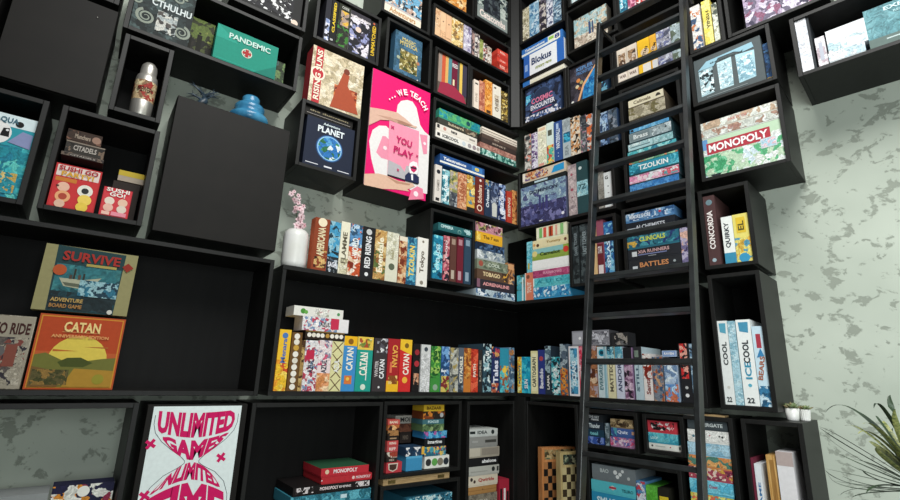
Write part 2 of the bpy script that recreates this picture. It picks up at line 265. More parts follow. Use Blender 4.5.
 ('R',0.604,0.663,-0.1,0.194,0.012,0.27,'ccdce0',[('T','EVERGREEN',0.35,0.45,0.6,0.4,'507880',90),('D',0.5,0.88,0.35,'2098b8'),('D',0.5,0.88,0.2,'184050'),('R',0.7,0,0.95,1,'90b8c4')],'pale box with a blue circled emblem, behind ladder','upright games on the long corner shelf'),
 ('R',0.666,0.712,-0.1,0.193,0.012,0.27,'e0d8b0',[('A',0,0.75,1,1,'58a0b8 284858 a8d8e0',1.0),('T','MATTEO',0.5,0.4,0.55,0.5,'605848',90)],'cream box with a blue portrait top, behind ladder','upright games on the long corner shelf'),
 ('R',0.717,0.765,-0.1,0.192,0.012,0.27,'d0d4e4',[('A',0,0.78,1,1,'58a0b8 284858 a8d8e0',1.0),('T','ANDOR',0.5,0.4,0.55,0.5,'404868',90)],'lavender white box with a blue top, behind ladder','upright games on the long corner shelf'),
 ('R',0.768,0.818,-0.1,0.187,0.012,0.27,'a888ac',[('A',0,0,1,0.7,'c0a0b8 805878 302430 d8c0d0',1.0),('R',0,0.72,1,1,'1c1c20')],'mauve box with a black top, behind ladder','upright games on the long corner shelf'),
 ('R',0.831,0.877,-0.1,0.19,0.012,0.27,'b8ccd4',[('T','STILL',0.35,0.4,0.5,0.35,'506878',90),('R',0,0.75,1,1,'2c2c30'),('R',0.1,0.8,0.6,0.93,'78887c')],'icy blue box with a black top, behind ladder','upright games on the long corner shelf'),
 ('R',0.88,0.928,-0.1,0.151,0.012,0.27,'e8e0dc',[('A',0,0.45,1,1,'c84830 e8e0dc 80281c',1.0),('T','Santa',0.5,0.3,0.35,0.5,'80302c',90)],'white box with a red dragon, behind ladder','upright games on the long corner shelf'),
 ('R',0.933,0.988,-0.1,0.133,0.012,0.27,'7c8490',[('A',0,0,1,1,'7c8490 a85838 3c5878 d0a078',1.4)],'blue and rust patterned box behind ladder','upright games on the long corner shelf'),
 ('R',0.995,1.064,-0.1,0.125,0.012,0.27,'b0c4dc',[('A',0,0.3,1,1,'b0c4dc 708cb0 e0ecf4',1.0),('A',0,0,1,0.4,'6090c8 c87050 b0d0e8',1.0)],'wide pale blue box behind ladder','upright games on the long corner shelf'),
 ('R',1.08,1.133,-0.1,0.202,0.012,0.27,'1c1c20',[('A',0.1,0.4,0.8,1,'c83030 1c1c20 e0a090',1.0),('D',0.5,0.12,0.18,'d8d8d8'),('D',0.5,0.25,0.15,'b8b8b8')],'black box with a red picture, behind the right rail','upright games on the long corner shelf'),
 ('R',1.135,1.153,-0.1,0.201,0.012,0.27,'5c7890',[('A',0,0,1,1,'5c7890 202428 a0b8c8',1.0)],'thin slate box at the end of the corner row','upright games on the long corner shelf'),
 ('R',0.431,0.684,0.203,0.295,0.02,0.12,'8a8a92',[('A',0.48,0.1,0.98,0.9,'8a8a92 c8c8d0 606068',1.0),('R',0.02,0.1,0.3,0.9,'a8a8b0'),('D',0.22,0.5,0.1,'e8e8e8')],'grey box with photographs lying across the row behind the ladder', None,{'side': '4c4c50'}),  # sides given a darker grey that stands in for shade
 ('R',0.695,0.8,0.196,0.276,0.02,0.1,'2a2a2c',[('A',0.2,0.1,0.95,0.95,'2a2a2c 686868 181818 a09890',1.0)],'dark box lying right of the grey photograph box', None),
 ('R',0.988,1.064,0.135,0.167,0.02,0.13,'a8bcd8',[('R',0.06,0.12,0.94,0.88,'7c98c8'),('T','RAVEN',0.5,0.5,0.7,0.4,'white',0)],'small light blue box lying on the patterned boxes behind ladder', None),
 ('L',-1.495,-1.281,0.158,0.2,0.012,0.12,'2c2016',[('D',0.1,0.5,0.27,'efe8dc'),('D',0.21,0.5,0.27,'e8e0d0'),('D',0.32,0.5,0.27,'efe8dc'),('D',0.43,0.5,0.27,'efe8dc'),('D',0.56,0.5,0.27,'b88c40'),('D',0.68,0.5,0.27,'efe8dc'),('D',0.8,0.5,0.27,'efe8dc'),('D',0.92,0.5,0.27,'efe8dc'),('R',0,0.85,1,1,'7c6030')],'dark box with lettered discs lying across the tile patterned boxes', None),
 ('L',-1.517,-1.26,0.201,0.272,0.012,0.12,'e8e4e4',[('A',0,0,0.75,1,'e8e4e4 c84860 8098b8 f4f0f0',1.6),('R',0.6,0.2,0.78,1,'c83050'),('T','AZUL',0.48,0.5,0.22,0.32,'303030',0)],'crimson tile patterned box on top of the lying disc box', None),
 ('L',-1.568,-1.297,0.272,0.321,0.012,0.12,'e6e4dc',[('D',0.18,0.5,0.28,'4c9038'),('D',0.24,0.42,0.2,'68a848'),('D',0.9,0.5,0.17,'509058'),('A',0.4,0.1,0.7,0.9,'e6e4dc d8b0b0 e6e4dc b0b0a0',1.0)],'white box with green clover, topmost above the long row', None),
 ('L',-0.731,-0.677,1.095,1.358,0.012,0.25,'dcd4cc',[('D',0.5,0.82,0.28,'20242c'),('R',0.2,0.04,0.75,0.12,'282828'),('T','GAMES',0.5,0.45,0.3,0.4,'a09890',90)],'white box with a black emblem, in the cube right of the pink sign','upright games in the cube under the blue party game'),
 ('L',-0.671,-0.61,1.095,1.342,0.012,0.25,'4a94a4',[('A',0,0,1,1,'4a94a4 90c8d0 205868 e0f0f0',1.0),('T','Atlantis',0.5,0.6,0.5,0.5,'e8f4f4',90)],'sea blue box with white script beside the black emblem one','upright games in the cube under the blue party game'),
 ('L',-0.606,-0.542,1.095,1.352,0.012,0.25,'8c8c58',[('A',0,0.4,1,1,'8c8c58 d0c078 506040 b0a8a0',1.0),('A',0,0,1,0.4,'606468 a0a4a8 40444c',1.0)],'olive picture box under the blue party game','upright games in the cube under the blue party game'),
 ('L',-0.538,-0.462,1.095,1.357,0.012,0.25,'d09068',[('A',0,0,1,1,'d09068 e8b890 b06848',1.5),('T','LUNA',0.5,0.5,0.5,0.5,'a05838',90)],'salmon coloured box under the blue party game','upright games in the cube under the blue party game'),
 ('L',-0.457,-0.387,1.095,1.361,0.012,0.25,'d8a848',[('A',0,0.2,1,1,'d8a848 f0d888 5888a0 a07030',1.0),('R',0,0,1,0.12,'202020')],'golden yellow box under the blue party game','upright games in the cube under the blue party game'),
 ('L',-0.381,-0.3,1.095,1.372,0.012,0.25,'6c241c',[('T','Scholars',0.5,0.55,0.5,0.45,'e8c8b0',90),('D',0.5,0.17,0.3,'e8d0b8'),('D',0.5,0.17,0.2,'6c241c'),('D',0.55,0.92,0.12,'e8e0d8')],'maroon box with cream script','upright games in the cube under the blue party game'),
 ('L',-0.293,-0.24,1.095,1.372,0.012,0.25,'24344c',[('T','Orleans',0.5,0.5,0.5,0.55,'d8e0e8',90),('A',0,0.7,1,1,'24344c 5078a0 c0a860',1.0)],'deep navy box beside the maroon one','upright games in the cube under the blue party game'),
 ('L',-0.235,-0.164,1.095,1.373,0.012,0.25,'34405c',[('A',0,0.4,1,1,'34405c 687898 202840 a0a8b8',1.0),('P',[(0.2,0.05),(0.8,0.05),(0.85,0.38),(0.5,0.45),(0.15,0.38)],'c8c8c0')],'slate blue box with a pale shield','upright games in the cube under the blue party game'),
 ('L',-0.158,-0.091,1.095,1.378,0.012,0.25,'2c3c6c',[('A',0,0,1,1,'2c3c6c 90a8d0 182040 e0e4ec',1.0),('T','HEROES',0.5,0.5,0.5,0.5,'e8ecf4',90)],'blue box with white streaks before the red pair','upright games in the cube under the blue party game'),
 ('L',-0.077,-0.023,1.095,1.342,0.012,0.25,'b03828',[('T','RISING',0.45,0.5,0.6,0.5,'d8c8b0',90)],'dark orange red box, left of the red pair','upright games in the cube under the blue party game'),
 ('L',-0.021,0.032,1.095,1.363,0.012,0.25,'b4683c',[('A',0,0,1,1,'b4683c 602c18 d89858',1.0)],'copper brown box, right of the red pair','upright games in the cube under the blue party game'),
 ('L',-0.696,-0.3,1.375,1.447,0.012,0.26,'24508c',[('T','Telestrations',0.32,0.58,0.5,0.36,'f4f4f4',0),('R',0,0,1,0.22,'e8e8e0'),('R',0.7,0.3,0.95,0.9,'3c78b8'),('T','8',0.82,0.6,0.1,0.4,'f0d040',0)],'blue party game lying flat on the upright boxes', None),
 ('L',-0.72,-0.646,0.585,0.871,0.012,0.25,'1f7fa0',[('A',0,0,1,1,'1f7fa0 50b8d0 0c4058 90e0e8',1.0),('T','CYCLADES',0.5,0.5,0.6,0.4,'c0e8f0',90)],'bright ocean blue box under the lying teal game','upright games in the cube right of the vase shelf'),
 ('L',-0.639,-0.591,0.585,0.882,0.012,0.25,'a8505c',[('A',0,0,1,1,'a8505c e0a0a0 282430 d87080',1.0),('T','DOJO',0.5,0.7,0.4,0.4,'e8e0e0',90)],'rose patterned box under the lying teal game','upright games in the cube right of the vase shelf'),
 ('L',-0.584,-0.534,0.585,0.887,0.012,0.25,'5c3830',[('R',0.2,0.82,0.8,0.95,'a08878'),('R',0.2,0.06,0.7,0.25,'b8a898')],'brown box between rose and dark red ones','upright games in the cube right of the vase shelf'),
 ('L',-0.527,-0.475,0.585,0.894,0.012,0.25,'6c1c2c',[('R',0.2,0.82,0.8,0.95,'b08088'),('R',0.2,0.06,0.7,0.25,'b89098')],'dark wine red box under the lying teal game','upright games in the cube right of the vase shelf'),
 ('L',-0.467,-0.409,0.585,0.903,0.012,0.25,'2c4458',[('R',0.2,0.82,0.8,0.95,'8098a8'),('R',0.2,0.06,0.7,0.25,'8ca0b0')],'dark blue grey box, rightmost under the lying teal game','upright games in the cube right of the vase shelf'),
 ('L',-0.689,-0.405,0.911,0.961,0.012,0.25,'2a6468',[('T','CIMMERIA',0.25,0.55,0.36,0.5,'c8e8e8',0),('D',0.62,0.25,0.35,'78a8a0'),('D',0.62,0.2,0.25,'2a6468'),('A',0.75,0.1,1,0.9,'2a6468 b0d0d0 184448',1.0)],'teal box lying flat in the cube right of the vase shelf', None),
 ('L',-0.358,0.005,0.52,0.572,0.012,0.27,'b8c8d0',[('A',0,0,1,1,'b8c8d0 5878a0 e8ecf0 304860',1.0),('T','Gold',0.6,0.5,0.3,0.6,'405870',0)],'blue and white box, bottom of the corner bay pile','games piled in the open bay by the corner'),
 ('L',-0.353,-0.0,0.573,0.639,0.012,0.27,'2c2830',[('T','ADRENALINE',0.5,0.5,0.7,0.42,'e8a0a0',0),('R',0,0,0.08,1,'805868')],'black box with pink letters in the corner bay pile','games piled in the open bay by the corner'),
 ('L',-0.352,-0.06,0.639,0.708,0.012,0.27,'5c4434',[('T','TOBAGO',0.45,0.5,0.55,0.5,'e8d0a0',0),('A',0.78,0,1,1,'5c4434 d8a040 3c2c20',1.0)],'brown box with cream capitals in the corner bay pile','games piled in the open bay by the corner'),
 ('L',-0.354,-0.068,0.709,0.777,0.012,0.27,'7c8470',[('D',0.12,0.5,0.35,'a05040'),('T','COOL',0.55,0.5,0.4,0.4,'c8d0c0',0),('A',0.2,0,1,1,'7c8470 5c6854 98a088',1.0)],'sage green box in the corner bay pile','games piled in the open bay by the corner'),
 ('L',-0.355,-0.093,0.778,0.843,0.012,0.27,'b0b8b8',[('A',0,0,1,1,'b0b8b8 687888 e0e4e4 8090a0',1.0)],'silvery box in the corner bay pile','games piled in the open bay by the corner'),
 ('L',-0.357,-0.1,0.844,0.897,0.012,0.27,'2c4464',[('A',0,0,1,1,'2c4464 506c90 182438',1.0)],'midnight blue box in the corner bay pile','games piled in the open bay by the corner'),
 ('L',-0.363,-0.12,0.898,0.972,0.012,0.27,'e0a828',[('T','The 7 sun',0.55,0.5,0.6,0.4,'604818',0),('A',0,0,0.15,1,'e0a828 f0d068',1.0)],'golden box in the corner bay pile','games piled in the open bay by the corner'),
 ('L',-0.369,-0.12,0.973,1.039,0.012,0.27,'c88c98',[('A',0,0,1,1,'c88c98 e8d0d0 484438 a8a060 703840',1.0)],'pink and olive box, topmost of the corner bay pile','games piled in the open bay by the corner'),
 ('L',-0.05,0.017,0.64,0.8,0.03,0.2,'c88c58',[('A',0,0,1,1,'c88c58 e0b888 704028 404858',1.0),('R',0.1,0.7,0.9,0.95,'d8a070')],'small orange box standing right of the corner bay pile', None),
 ('L',-0.74,-0.345,1.553,1.609,0.012,0.25,'e8e4dc',[('T','ICECOOL',0.32,0.5,0.36,0.5,'383838',0),('R',0.03,0.25,0.09,0.75,'202020'),('D',0.62,0.5,0.35,'c8d0d4'),('D',0.75,0.5,0.35,'a09898'),('D',0.86,0.5,0.35,'98888c'),('D',0.95,0.5,0.3,'a8a098')],'white box lettered in grey, bottom of the pile right of the pink sign','games piled in the cube right of the pink sign'),
 ('L',-0.739,-0.375,1.61,1.662,0.012,0.25,'e4dcd0',[('R',0.02,0.3,0.08,0.9,'303030'),('D',0.2,0.5,0.3,'c89080'),('T','tens',0.42,0.5,0.15,0.5,'282828',0),('R',0.8,0.3,0.95,0.6,'a09890')],'off white box above the white lettered one','games piled in the cube right of the pink sign'),
 ('L',-0.728,-0.376,1.663,1.712,0.012,0.25,'3c3c34',[('T','Subterra',0.45,0.5,0.4,0.5,'c8b898',0),('A',0.6,0,1,1,'3c3c34 a89880 584838',1.0)],'dark grey box between off white and green boxes','games piled in the cube right of the pink sign'),
 ('L',-0.719,-0.349,1.713,1.783,0.012,0.25,'3c9880',[('A',0,0,1,1,'5cb070 3c9880 2c98a8 208898',0.5),('D',0.7,0.5,0.3,'184c58')],'green to turquoise box, top of the pile right of the pink sign','games piled in the cube right of the pink sign'),
 ('L',-0.338,0.021,1.553,1.609,0.012,0.25,'2c6c60',[('A',0,0,1,1,'2c6c60 88c0b0 184c48 c8e0d8',1.3)],'green patterned box under the dark stack by the corner','boards and games piled beside the green box'),
 ('L',-0.345,0.018,1.609,1.654,0.012,0.25,'9c6c60',[('A',0,0,1,1,'9c6c60 b88878',1.0)],'dusty rose box in the dark stack by the corner','boards and games piled beside the green box'),
 ('L',-0.334,0.021,1.655,1.696,0.012,0.25,'3c302c',[('T','SENET',0.5,0.5,0.4,0.4,'a89888',0)],'dark umber box in the dark stack by the corner','boards and games piled beside the green box'),
 ('L',-0.328,0.028,1.696,1.73,0.012,0.25,'54443c',[('T','GO',0.4,0.5,0.15,0.5,'b8a898',0)],'brown grey box in the dark stack by the corner','boards and games piled beside the green box'),
 ('L',-0.325,0.033,1.731,1.753,0.012,0.25,'dccfc0',[('R',0,0.4,1,0.6,'4c3828')],'pale thin box near the top of the dark stack','boards and games piled beside the green box'),
 ('L',-0.329,0.033,1.754,1.784,0.012,0.25,'e8dccc',[('R',0,0.2,1,0.4,'503c2c')],'cream thin box topping the dark stack by the corner','boards and games piled beside the green box'),
 ('L',-0.736,-0.48,1.895,2.222,0.02,0.06,'5c5048',[('R',0.0,0.3,0.12,1,'a08c80'),('R',0.12,0.3,0.24,1,'c85838'),('R',0.24,0.3,0.34,1,'d8a860'),('R',0.34,0.3,0.46,1,'508890'),('R',0.46,0.2,0.66,1,'6c1c34'),('R',0.66,0.3,0.74,1,'485050'),('R',0.74,0.2,0.84,1,'e0bc58'),('R',0.84,0.2,1,1,'3c3848'),('P',[(0,0.02),(0.5,0.0),(1,0.02),(0.9,0.2),(0.6,0.32),(0.35,0.35),(0.08,0.3)],'9c2c44'),('T','RED',0.57,0.85,0.2,0.1,'d8d0d0',0),('R',0.5,0.35,0.56,0.5,'e8d8b0')],'box showing coloured curtains over a crimson stage', None),
 ('L',-0.413,-0.364,1.903,2.144,0.012,0.25,'e8d8c8',[('R',0.2,0.85,0.8,0.9,'383028'),('T','FIVE',0.5,0.4,0.3,0.4,'b0a090',90)],'ivory box, leftmost beside the curtain picture','upright games right of the curtain picture'),
 ('L',-0.36,-0.307,1.903,2.158,0.012,0.25,'c87c60',[('A',0,0,1,1,'c87c60 d89878 a85c48',1.0)],'terracotta box beside the ivory one','upright games right of the curtain picture'),
 ('L',-0.303,-0.232,1.903,2.189,0.012,0.25,'e8983c',[('A',0,0.2,1,1,'e8983c f0b868 d07828',1.4),('R',0.2,0.03,0.8,0.12,'483020')],'bright orange box between terracotta and white boxes','upright games right of the curtain picture'),
 ('L',-0.225,-0.142,1.903,2.184,0.012,0.25,'e8e0d0',[('T','CHESS',0.5,0.4,0.4,0.4,'685848',90),('R',0.15,0.88,0.4,0.93,'483c30'),('A',0.2,0.25,0.8,0.7,'e8e0d0 c8b8a0 e8e0d0',1.0)],'white box with thin grey figures in the upper left cube','upright games right of the curtain picture'),
 ('L',-0.136,-0.071,1.903,2.163,0.012,0.25,'7c6434',[('A',0,0,1,1,'7c6434 c8a848 302818 e8d088',1.6)],'dark gold ornate box at the end of its cube','upright games right of the curtain picture'),
 ('L',-0.789,-0.741,2.337,2.569,0.012,0.24,'e0b890',[('A',0,0.3,1,1,'e0b890 d0a078 e8c8a8',1.0),('D',0.5,0.65,0.12,'604838')],'first peach coloured volume in the upper left row','upright games in the long upper left box'),
 ('L',-0.739,-0.691,2.337,2.569,0.012,0.24,'e4bc94',[('D',0.5,0.65,0.12,'604838'),('A',0,0,1,0.3,'e4bc94 d8ac84',1.0)],'second peach volume, with a dot on its spine','upright games in the long upper left box'),
 ('L',-0.688,-0.64,2.337,2.569,0.012,0.24,'e0b48c',[('D',0.5,0.65,0.12,'604838'),('R',0.1,0.1,0.9,0.14,'b88c68')],'third peach volume, left of the portrait box','upright games in the long upper left box'),
 ('L',-0.637,-0.53,2.337,2.569,0.012,0.24,'e8cc8c',[('A',0,0,1,1,'e8cc8c d8a858 8c7048 f0e0b8',1.2),('D',0.35,0.75,0.14,'806038'),('D',0.35,0.5,0.14,'906c40')],'wide straw yellow box with small portraits','upright games in the long upper left box'),
 ('L',-0.522,-0.45,2.337,2.569,0.012,0.24,'c8c0d0',[('A',0,0,1,1,'c8c0d0 8880a0 e8e4ec',1.0),('T','LORDS',0.5,0.88,0.6,0.08,'484058',0)],'pale lilac box in the upper left row','upright games in the long upper left box'),
 ('L',-0.442,-0.417,2.337,2.554,0.012,0.24,'40383c',[('A',0,0,1,1,'40383c a88880',1.0)],'thin dark box between lilac and white','upright games in the long upper left box'),
 ('L',-0.413,-0.368,2.337,2.548,0.012,0.24,'e0d8d0',[('A',0,0,1,1,'e0d8d0 484048 a09088',1.5)],'speckled white box in the upper left row','upright games in the long upper left box'),
 ('L',-0.364,-0.331,2.337,2.519,0.012,0.24,'98a058',[('A',0,0,1,1,'98a058 b8b878 687038',1.0)],'olive green thin box in the upper left row','upright games in the long upper left box'),
 ('L',-0.327,-0.288,2.337,2.502,0.012,0.24,'e8e0d8',[('A',0,0,1,1,'e8e0d8 a85848 404040',1.5)],'white box with red specks in the upper left row','upright games in the long upper left box'),
 ('L',-0.284,-0.243,2.337,2.493,0.012,0.24,'dcd0c4',[('A',0,0,1,1,'dcd0c4 705848 b8a898',1.5)],'light stone box at the end of the thin row','upright games in the long upper left box'),
 ('L',-0.184,-0.066,2.337,2.408,0.012,0.2,'c03828',[('A',0,0,1,1,'c03828 d86048 982818',1.0),('T','RISK',0.5,0.5,0.5,0.4,'e8b0a0',0)],'brick red box at the bottom of the red pile','red games piled in the long upper left box'),
 ('L',-0.184,-0.066,2.408,2.444,0.012,0.2,'cc4030',[('T','STORM',0.5,0.5,0.5,0.4,'f0c0b0',0)],'tomato red box low in the red pile','red games piled in the long upper left box'),
 ('L',-0.182,-0.066,2.445,2.482,0.012,0.2,'b83428',[('A',0,0.3,0.2,0.7,'b83428 e8c8b8',1.0)],'crimson box high in the red pile','red games piled in the long upper left box'),
 ('L',-0.179,-0.066,2.482,2.523,0.012,0.2,'d04838',[('T','ROLL',0.5,0.5,0.5,0.4,'f0d0c0',0)],'scarlet box topping the red pile by the corner','red games piled in the long upper left box'),
 ('L',-0.39,-0.066,2.7,3.039,0.02,0.07,'88908c',[('A',0,0.4,1,1,'9ca8a0 505c60 c0c8c0 283034',0.8),('A',0.2,0.3,0.75,0.9,'282c34 4c5458 181c20',0.8),('T','Catacombs',0.5,0.22,0.85,0.2,'e8d8d0',0),('R',0,0,1,0.07,'303438')],'grey monster box with pale title, high by the corner', None),
 ('L',-0.68,-0.501,2.67,2.967,0.02,0.07,'d88c3c',[('A',0,0,1,1,'d88c3c e8b878 804820 f0d8a8',1.0)],'orange box high in the cube left of the monster box', None),
 ('L',-1.199,-0.901,2.32,2.652,0.02,0.07,'c0b4b0',[('A',0,0.25,1,1,'70a8c8 485868 c0a090 e0d8d0 303438',1.0),('R',0,0,1,0.2,'e8dcc8'),('T','Adventurers',0.5,0.13,0.7,0.13,'b88858',0)],'box of painted animals with a cream lower band', None),
 ('L',-1.088,-0.873,1.905,2.24,0.03,0.06,'3c6480',[('A',0,0,1,1,'3c6480 48708c 34586c',0.6),('A',0.2,0.15,0.85,0.62,'7c7038 c0b070 3c4828 d8d0a8 584820',1.5),('T','MAGIC',0.5,0.86,0.5,0.08,'c8b878',0),('T','MYSTICA',0.5,0.76,0.65,0.1,'c8b878',0),('D',0.15,0.4,0.06,'a0a890'),('D',0.87,0.45,0.06,'b07858'),('D',0.88,0.06,0.03,'d8d8d8')],'blue box with a golden creature in the cube above the pink sign', None),
 ('L',-1.581,-1.548,1.9,2.205,0.012,0.24,'24242c',[('A',0.2,0,1,0.5,'24242c 8898c0 d8d8e8 181820',1.0)],'dark box with a pale blue figure, leftmost in its cube','dark upright games in the cube above the red and cream box'),
 ('L',-1.545,-1.503,1.9,2.205,0.012,0.24,'141416',[('T','CLASSIFIED',0.5,0.6,0.7,0.4,'e8c830',90),('R',0.2,0.06,0.6,0.1,'b0b0b0')],'black box with tall yellow letters, left of the green one','dark upright games in the cube above the red and cream box'),
 ('L',-1.5,-1.423,1.9,2.205,0.012,0.24,'24281c',[('A',0,0,1,0.6,'24281c 383c30 3c7c30 181c18',1.0),('A',0.2,0.5,0.9,0.85,'a89080 403c38 e0b040',1.0),('T','CODE',0.55,0.93,0.6,0.06,'c0c0b8',0)],'black and green box left of the lady portrait','dark upright games in the cube above the red and cream box'),
 ('L',-1.42,-1.283,1.9,2.198,0.012,0.24,'b8b0b0',[('A',0,0,1,0.85,'1c1c24 e0d8e0 484458 8c90b8',0.8),('R',0,0.9,1,1,'38343c'),('T','Gothic',0.5,0.85,0.7,0.12,'e8e0e8',0),('D',0.42,0.6,0.14,'e0c4b4')],'black and white box showing a lady in dark dress', None),
 ('L',-1.282,-1.233,1.9,2.192,0.012,0.24,'18181a',[('T','UNMATCHED',0.55,0.52,0.75,0.5,'e0b828',90),('D',0.5,0.95,0.15,'c06040')],'black box with yellow letters, rightmost in its cube', None),
 ('L',-1.631,-1.305,1.473,1.832,0.0,0.1,'dccdb0',[('A',0,0,1,1,'dccdb0 c8b898 e8dcc4 b8a888',0.6),('R',0.06,0,0.2,1,'b83038'),('D',0.13,0.52,0.13,'f0e4d0'),('D',0.13,0.52,0.1,'b83038'),('T','RISING SUNS',0.13,0.5,0.9,0.1,'f0e4d0',90),('A',0.45,0.05,0.9,0.45,'a84828 702818 e08040 c87850',1.2),('P',[(0.4,0.02),(0.95,0.05),(0.85,0.3),(0.7,0.5),(0.72,0.7),(0.6,0.72),(0.5,0.4)],'a84c30'),('D',0.66,0.75,0.06,'783828')],'large cream and red box showing a robed figure', None,{'side': 'b83840'}),
 ('L',-1.612,-1.321,1.095,1.395,0.02,0.07,'1c2438',[('G',0.5,0.45),('T','PLANET',0.5,0.8,0.55,0.13,'e8f0f4',0),('T','Adventure',0.5,0.92,0.35,0.05,'d8e4e8',0),('R',0.05,0.06,0.3,0.075,'e0e0e8'),('R',0.7,0.05,0.95,0.065,'e0e0e8'),('R',0.42,0.05,0.58,0.08,'e0e0e8')],'dark navy box showing a glowing globe', None),
 ('L',-1.635,-1.339,1.395,1.448,0.02,0.2,'181614',[('T','the dungeon',0.5,0.6,0.8,0.3,'988c70',0),('R',0.05,0.15,0.95,0.2,'a8a098')],'thin black box lying above the globe game', None),
 ('L',-2.13,-1.821,1.514,1.713,0.0,0.06,'1f8c78',[('P',[(0,1),(0.35,0.62),(0,0.62)],'2c9c88'),('R',0.03,0.03,0.97,0.05,'28a08c'),('T','PANDEMIC',0.53,0.78,0.68,0.16,'c8e0d8',0),('D',0.5,0.45,0.13,'e8e0d0'),('D',0.5,0.45,0.105,'1f8c78'),('D',0.5,0.45,0.085,'e0d8c8'),('C',0.5,0.45,0.07,'a83030'),('P',[(0.65,0.0),(1,0.4),(1,0)],'187868')],'green metal game case with a red cross emblem', None,{'side': '30c0ac','handle': 1}),  # side colour lightened, painting in the light on the left face
 ('L',-2.485,-2.242,1.514,1.809,0.02,0.07,'3c4444',[('A',0,0,1,1,'2c3838 485858 1c2424',0.7),('S',),('A',0.4,0.12,0.75,0.5,'a8b0b0 504c48 d0d0c8 283030',1.2),('T','CTHULHU',0.62,0.62,0.7,0.13,'d8e0e0',0)],'large grey box with curling tentacles', None),
 ('L',-2.255,-2.13,1.514,1.753,0.09,0.06,'3c4824',[('A',0,0.45,1,1,'5c6c30 889048 2c3018',0.7),('A',0,0,1,0.5,'14140c 201c14 485028',1.4),('D',0.5,0.66,0.05,'14140c'),('D',0.15,0.56,0.04,'14140c'),('R',0.42,0.1,0.6,0.62,'181810'),('R',0.08,0.1,0.24,0.54,'181810')],'dark green box with soldier silhouettes, behind the green case', None),
 ('L',-1.814,-1.759,1.514,1.675,0.06,0.1,'34402c',[('A',0,0,1,1,'34402c 688050 202818 485c5c',1.0)],'dim olive box right of the green case', None),
 ('L',-2.041,-1.719,1.905,2.183,0.02,0.07,'282828',[('A',0.1,0.1,0.85,1,'28282c e8e8e8 484848 101010',1.6),('D',0.9,0.08,0.06,'e8d0c0')],'black box with white horsemen, top edge of the photo', None),
 ('L',-2.88,-2.699,0.608,0.947,0.02,0.07,'2c98a8',[('A',0,0,1,0.62,'3cb0b8 208898 60c8c0 1c7c94',0.7),('R',0,0.85,1,1,'d8e8ec'),('D',0.35,0.76,0.28,'eceae8'),('D',0.72,0.9,0.07,'181818'),('P',[(0.45,0.72),(0.6,0.72),(0.58,0.83),(0.48,0.82)],'141414'),('D',0.55,0.8,0.025,'e8e8e8'),('P',[(0.6,0.66),(0.98,0.62),(0.98,0.8),(0.8,0.82)],'8890b8'),('A',0.1,0.05,0.9,0.3,'c8a858 2c98a8 e0c880 208898',1.5),('T','AQUA',0.5,0.92,0.4,0.08,'406878',0)],'sea blue box with a black and white animal face', None),
 ('L',-2.611,-2.457,0.608,0.795,0.02,0.07,'b82c30',[('R',0.03,0.03,0.97,0.97,'c83438'),('R',0.04,0.72,0.96,0.97,'e0d0c8'),('T','SUSHI GO',0.5,0.9,0.85,0.11,'b02028',0),('T','PARTY!',0.5,0.78,0.7,0.11,'d8a028',0),('R',0.05,0.6,0.5,0.69,'c87830'),('D',0.25,0.48,0.13,'e8b8a0'),('D',0.72,0.47,0.17,'e8e4d8'),('D',0.72,0.47,0.08,'303030'),('D',0.28,0.26,0.16,'e8a878'),('D',0.28,0.26,0.09,'b04838'),('D',0.75,0.26,0.15,'f0d060'),('D',0.25,0.09,0.11,'e0b8a0'),('D',0.72,0.09,0.13,'e8c850'),('R',0.1,0.47,0.16,0.5,'402020')],'large red and cream box with cartoon food pictures', None),
 ('L',-2.44,-2.337,0.608,0.737,0.02,0.05,'c02c38',[('R',0.03,0.03,0.97,0.97,'d04048'),('R',0.1,0.8,0.9,0.96,'c82838'),('T','SUSHI',0.5,0.92,0.8,0.13,'f4f0e8',0),('T','GO!',0.5,0.77,0.55,0.14,'f4f0e8',0),('D',0.27,0.53,0.17,'e8d8c8'),('D',0.73,0.53,0.17,'e8c0a8'),('D',0.27,0.3,0.17,'e8b8a8'),('D',0.73,0.3,0.17,'e0d0c0'),('R',0.08,0.05,0.35,0.16,'f0c0b0'),('R',0.4,0.05,0.92,0.18,'e890a0')],'small red box with cartoon food, right of the large one', None),
 ('L',-2.606,-2.462,0.834,0.848,0.02,0.09,'3a3230',[('A',0,0,0.2,1,'3a3230 6c5c50 281f1c',1.5),('A',0.85,0,1,1,'3a3230 6c5c50 281f1c',1.5),('T','CITADELS',0.5,0.5,0.6,0.45,'a8a098',0),('R',0,0.9,1,1,'80746c')],'engraved card game box directly on the red party box', None),
 ('L',-2.598,-2.466,0.849,0.901,0.02,0.09,'34302c',[('A',0,0,0.2,1,'34302c 786454 201c18',1.5),('A',0.85,0,1,1,'34302c 786454 201c18',1.5),('T','CITADELS',0.5,0.5,0.6,0.45,'b0a8a0',0),('R',0,0.9,1,1,'887c70')],'engraved card game box in the middle of its pile', None),
 ('L',-2.602,-2.484,0.901,0.953,0.02,0.09,'38281f',[('R',0.02,0.08,0.98,0.92,'302018'),('A',0,0.1,1,0.9,'38281f 7c5848 201410',1.2),('T','Munchers',0.45,0.5,0.45,0.4,'a09080',0),('D',0.85,0.5,0.3,'987868')],'brown framed card box topping the engraved pile', None),
 ('L',-2.413,-2.312,0.608,0.797,0.1,0.1,'2c2420',[('T','ECHO',0.5,0.5,0.5,0.4,'705c50',0)],'dark card box behind the small red one', None),
 ('L',-2.401,-2.303,0.8019999999999999,0.852,0.1,0.1,'a89c8c',[('R',0,0.5,1,1,'c0a838')],'yellow topped card box behind the small red one', None),
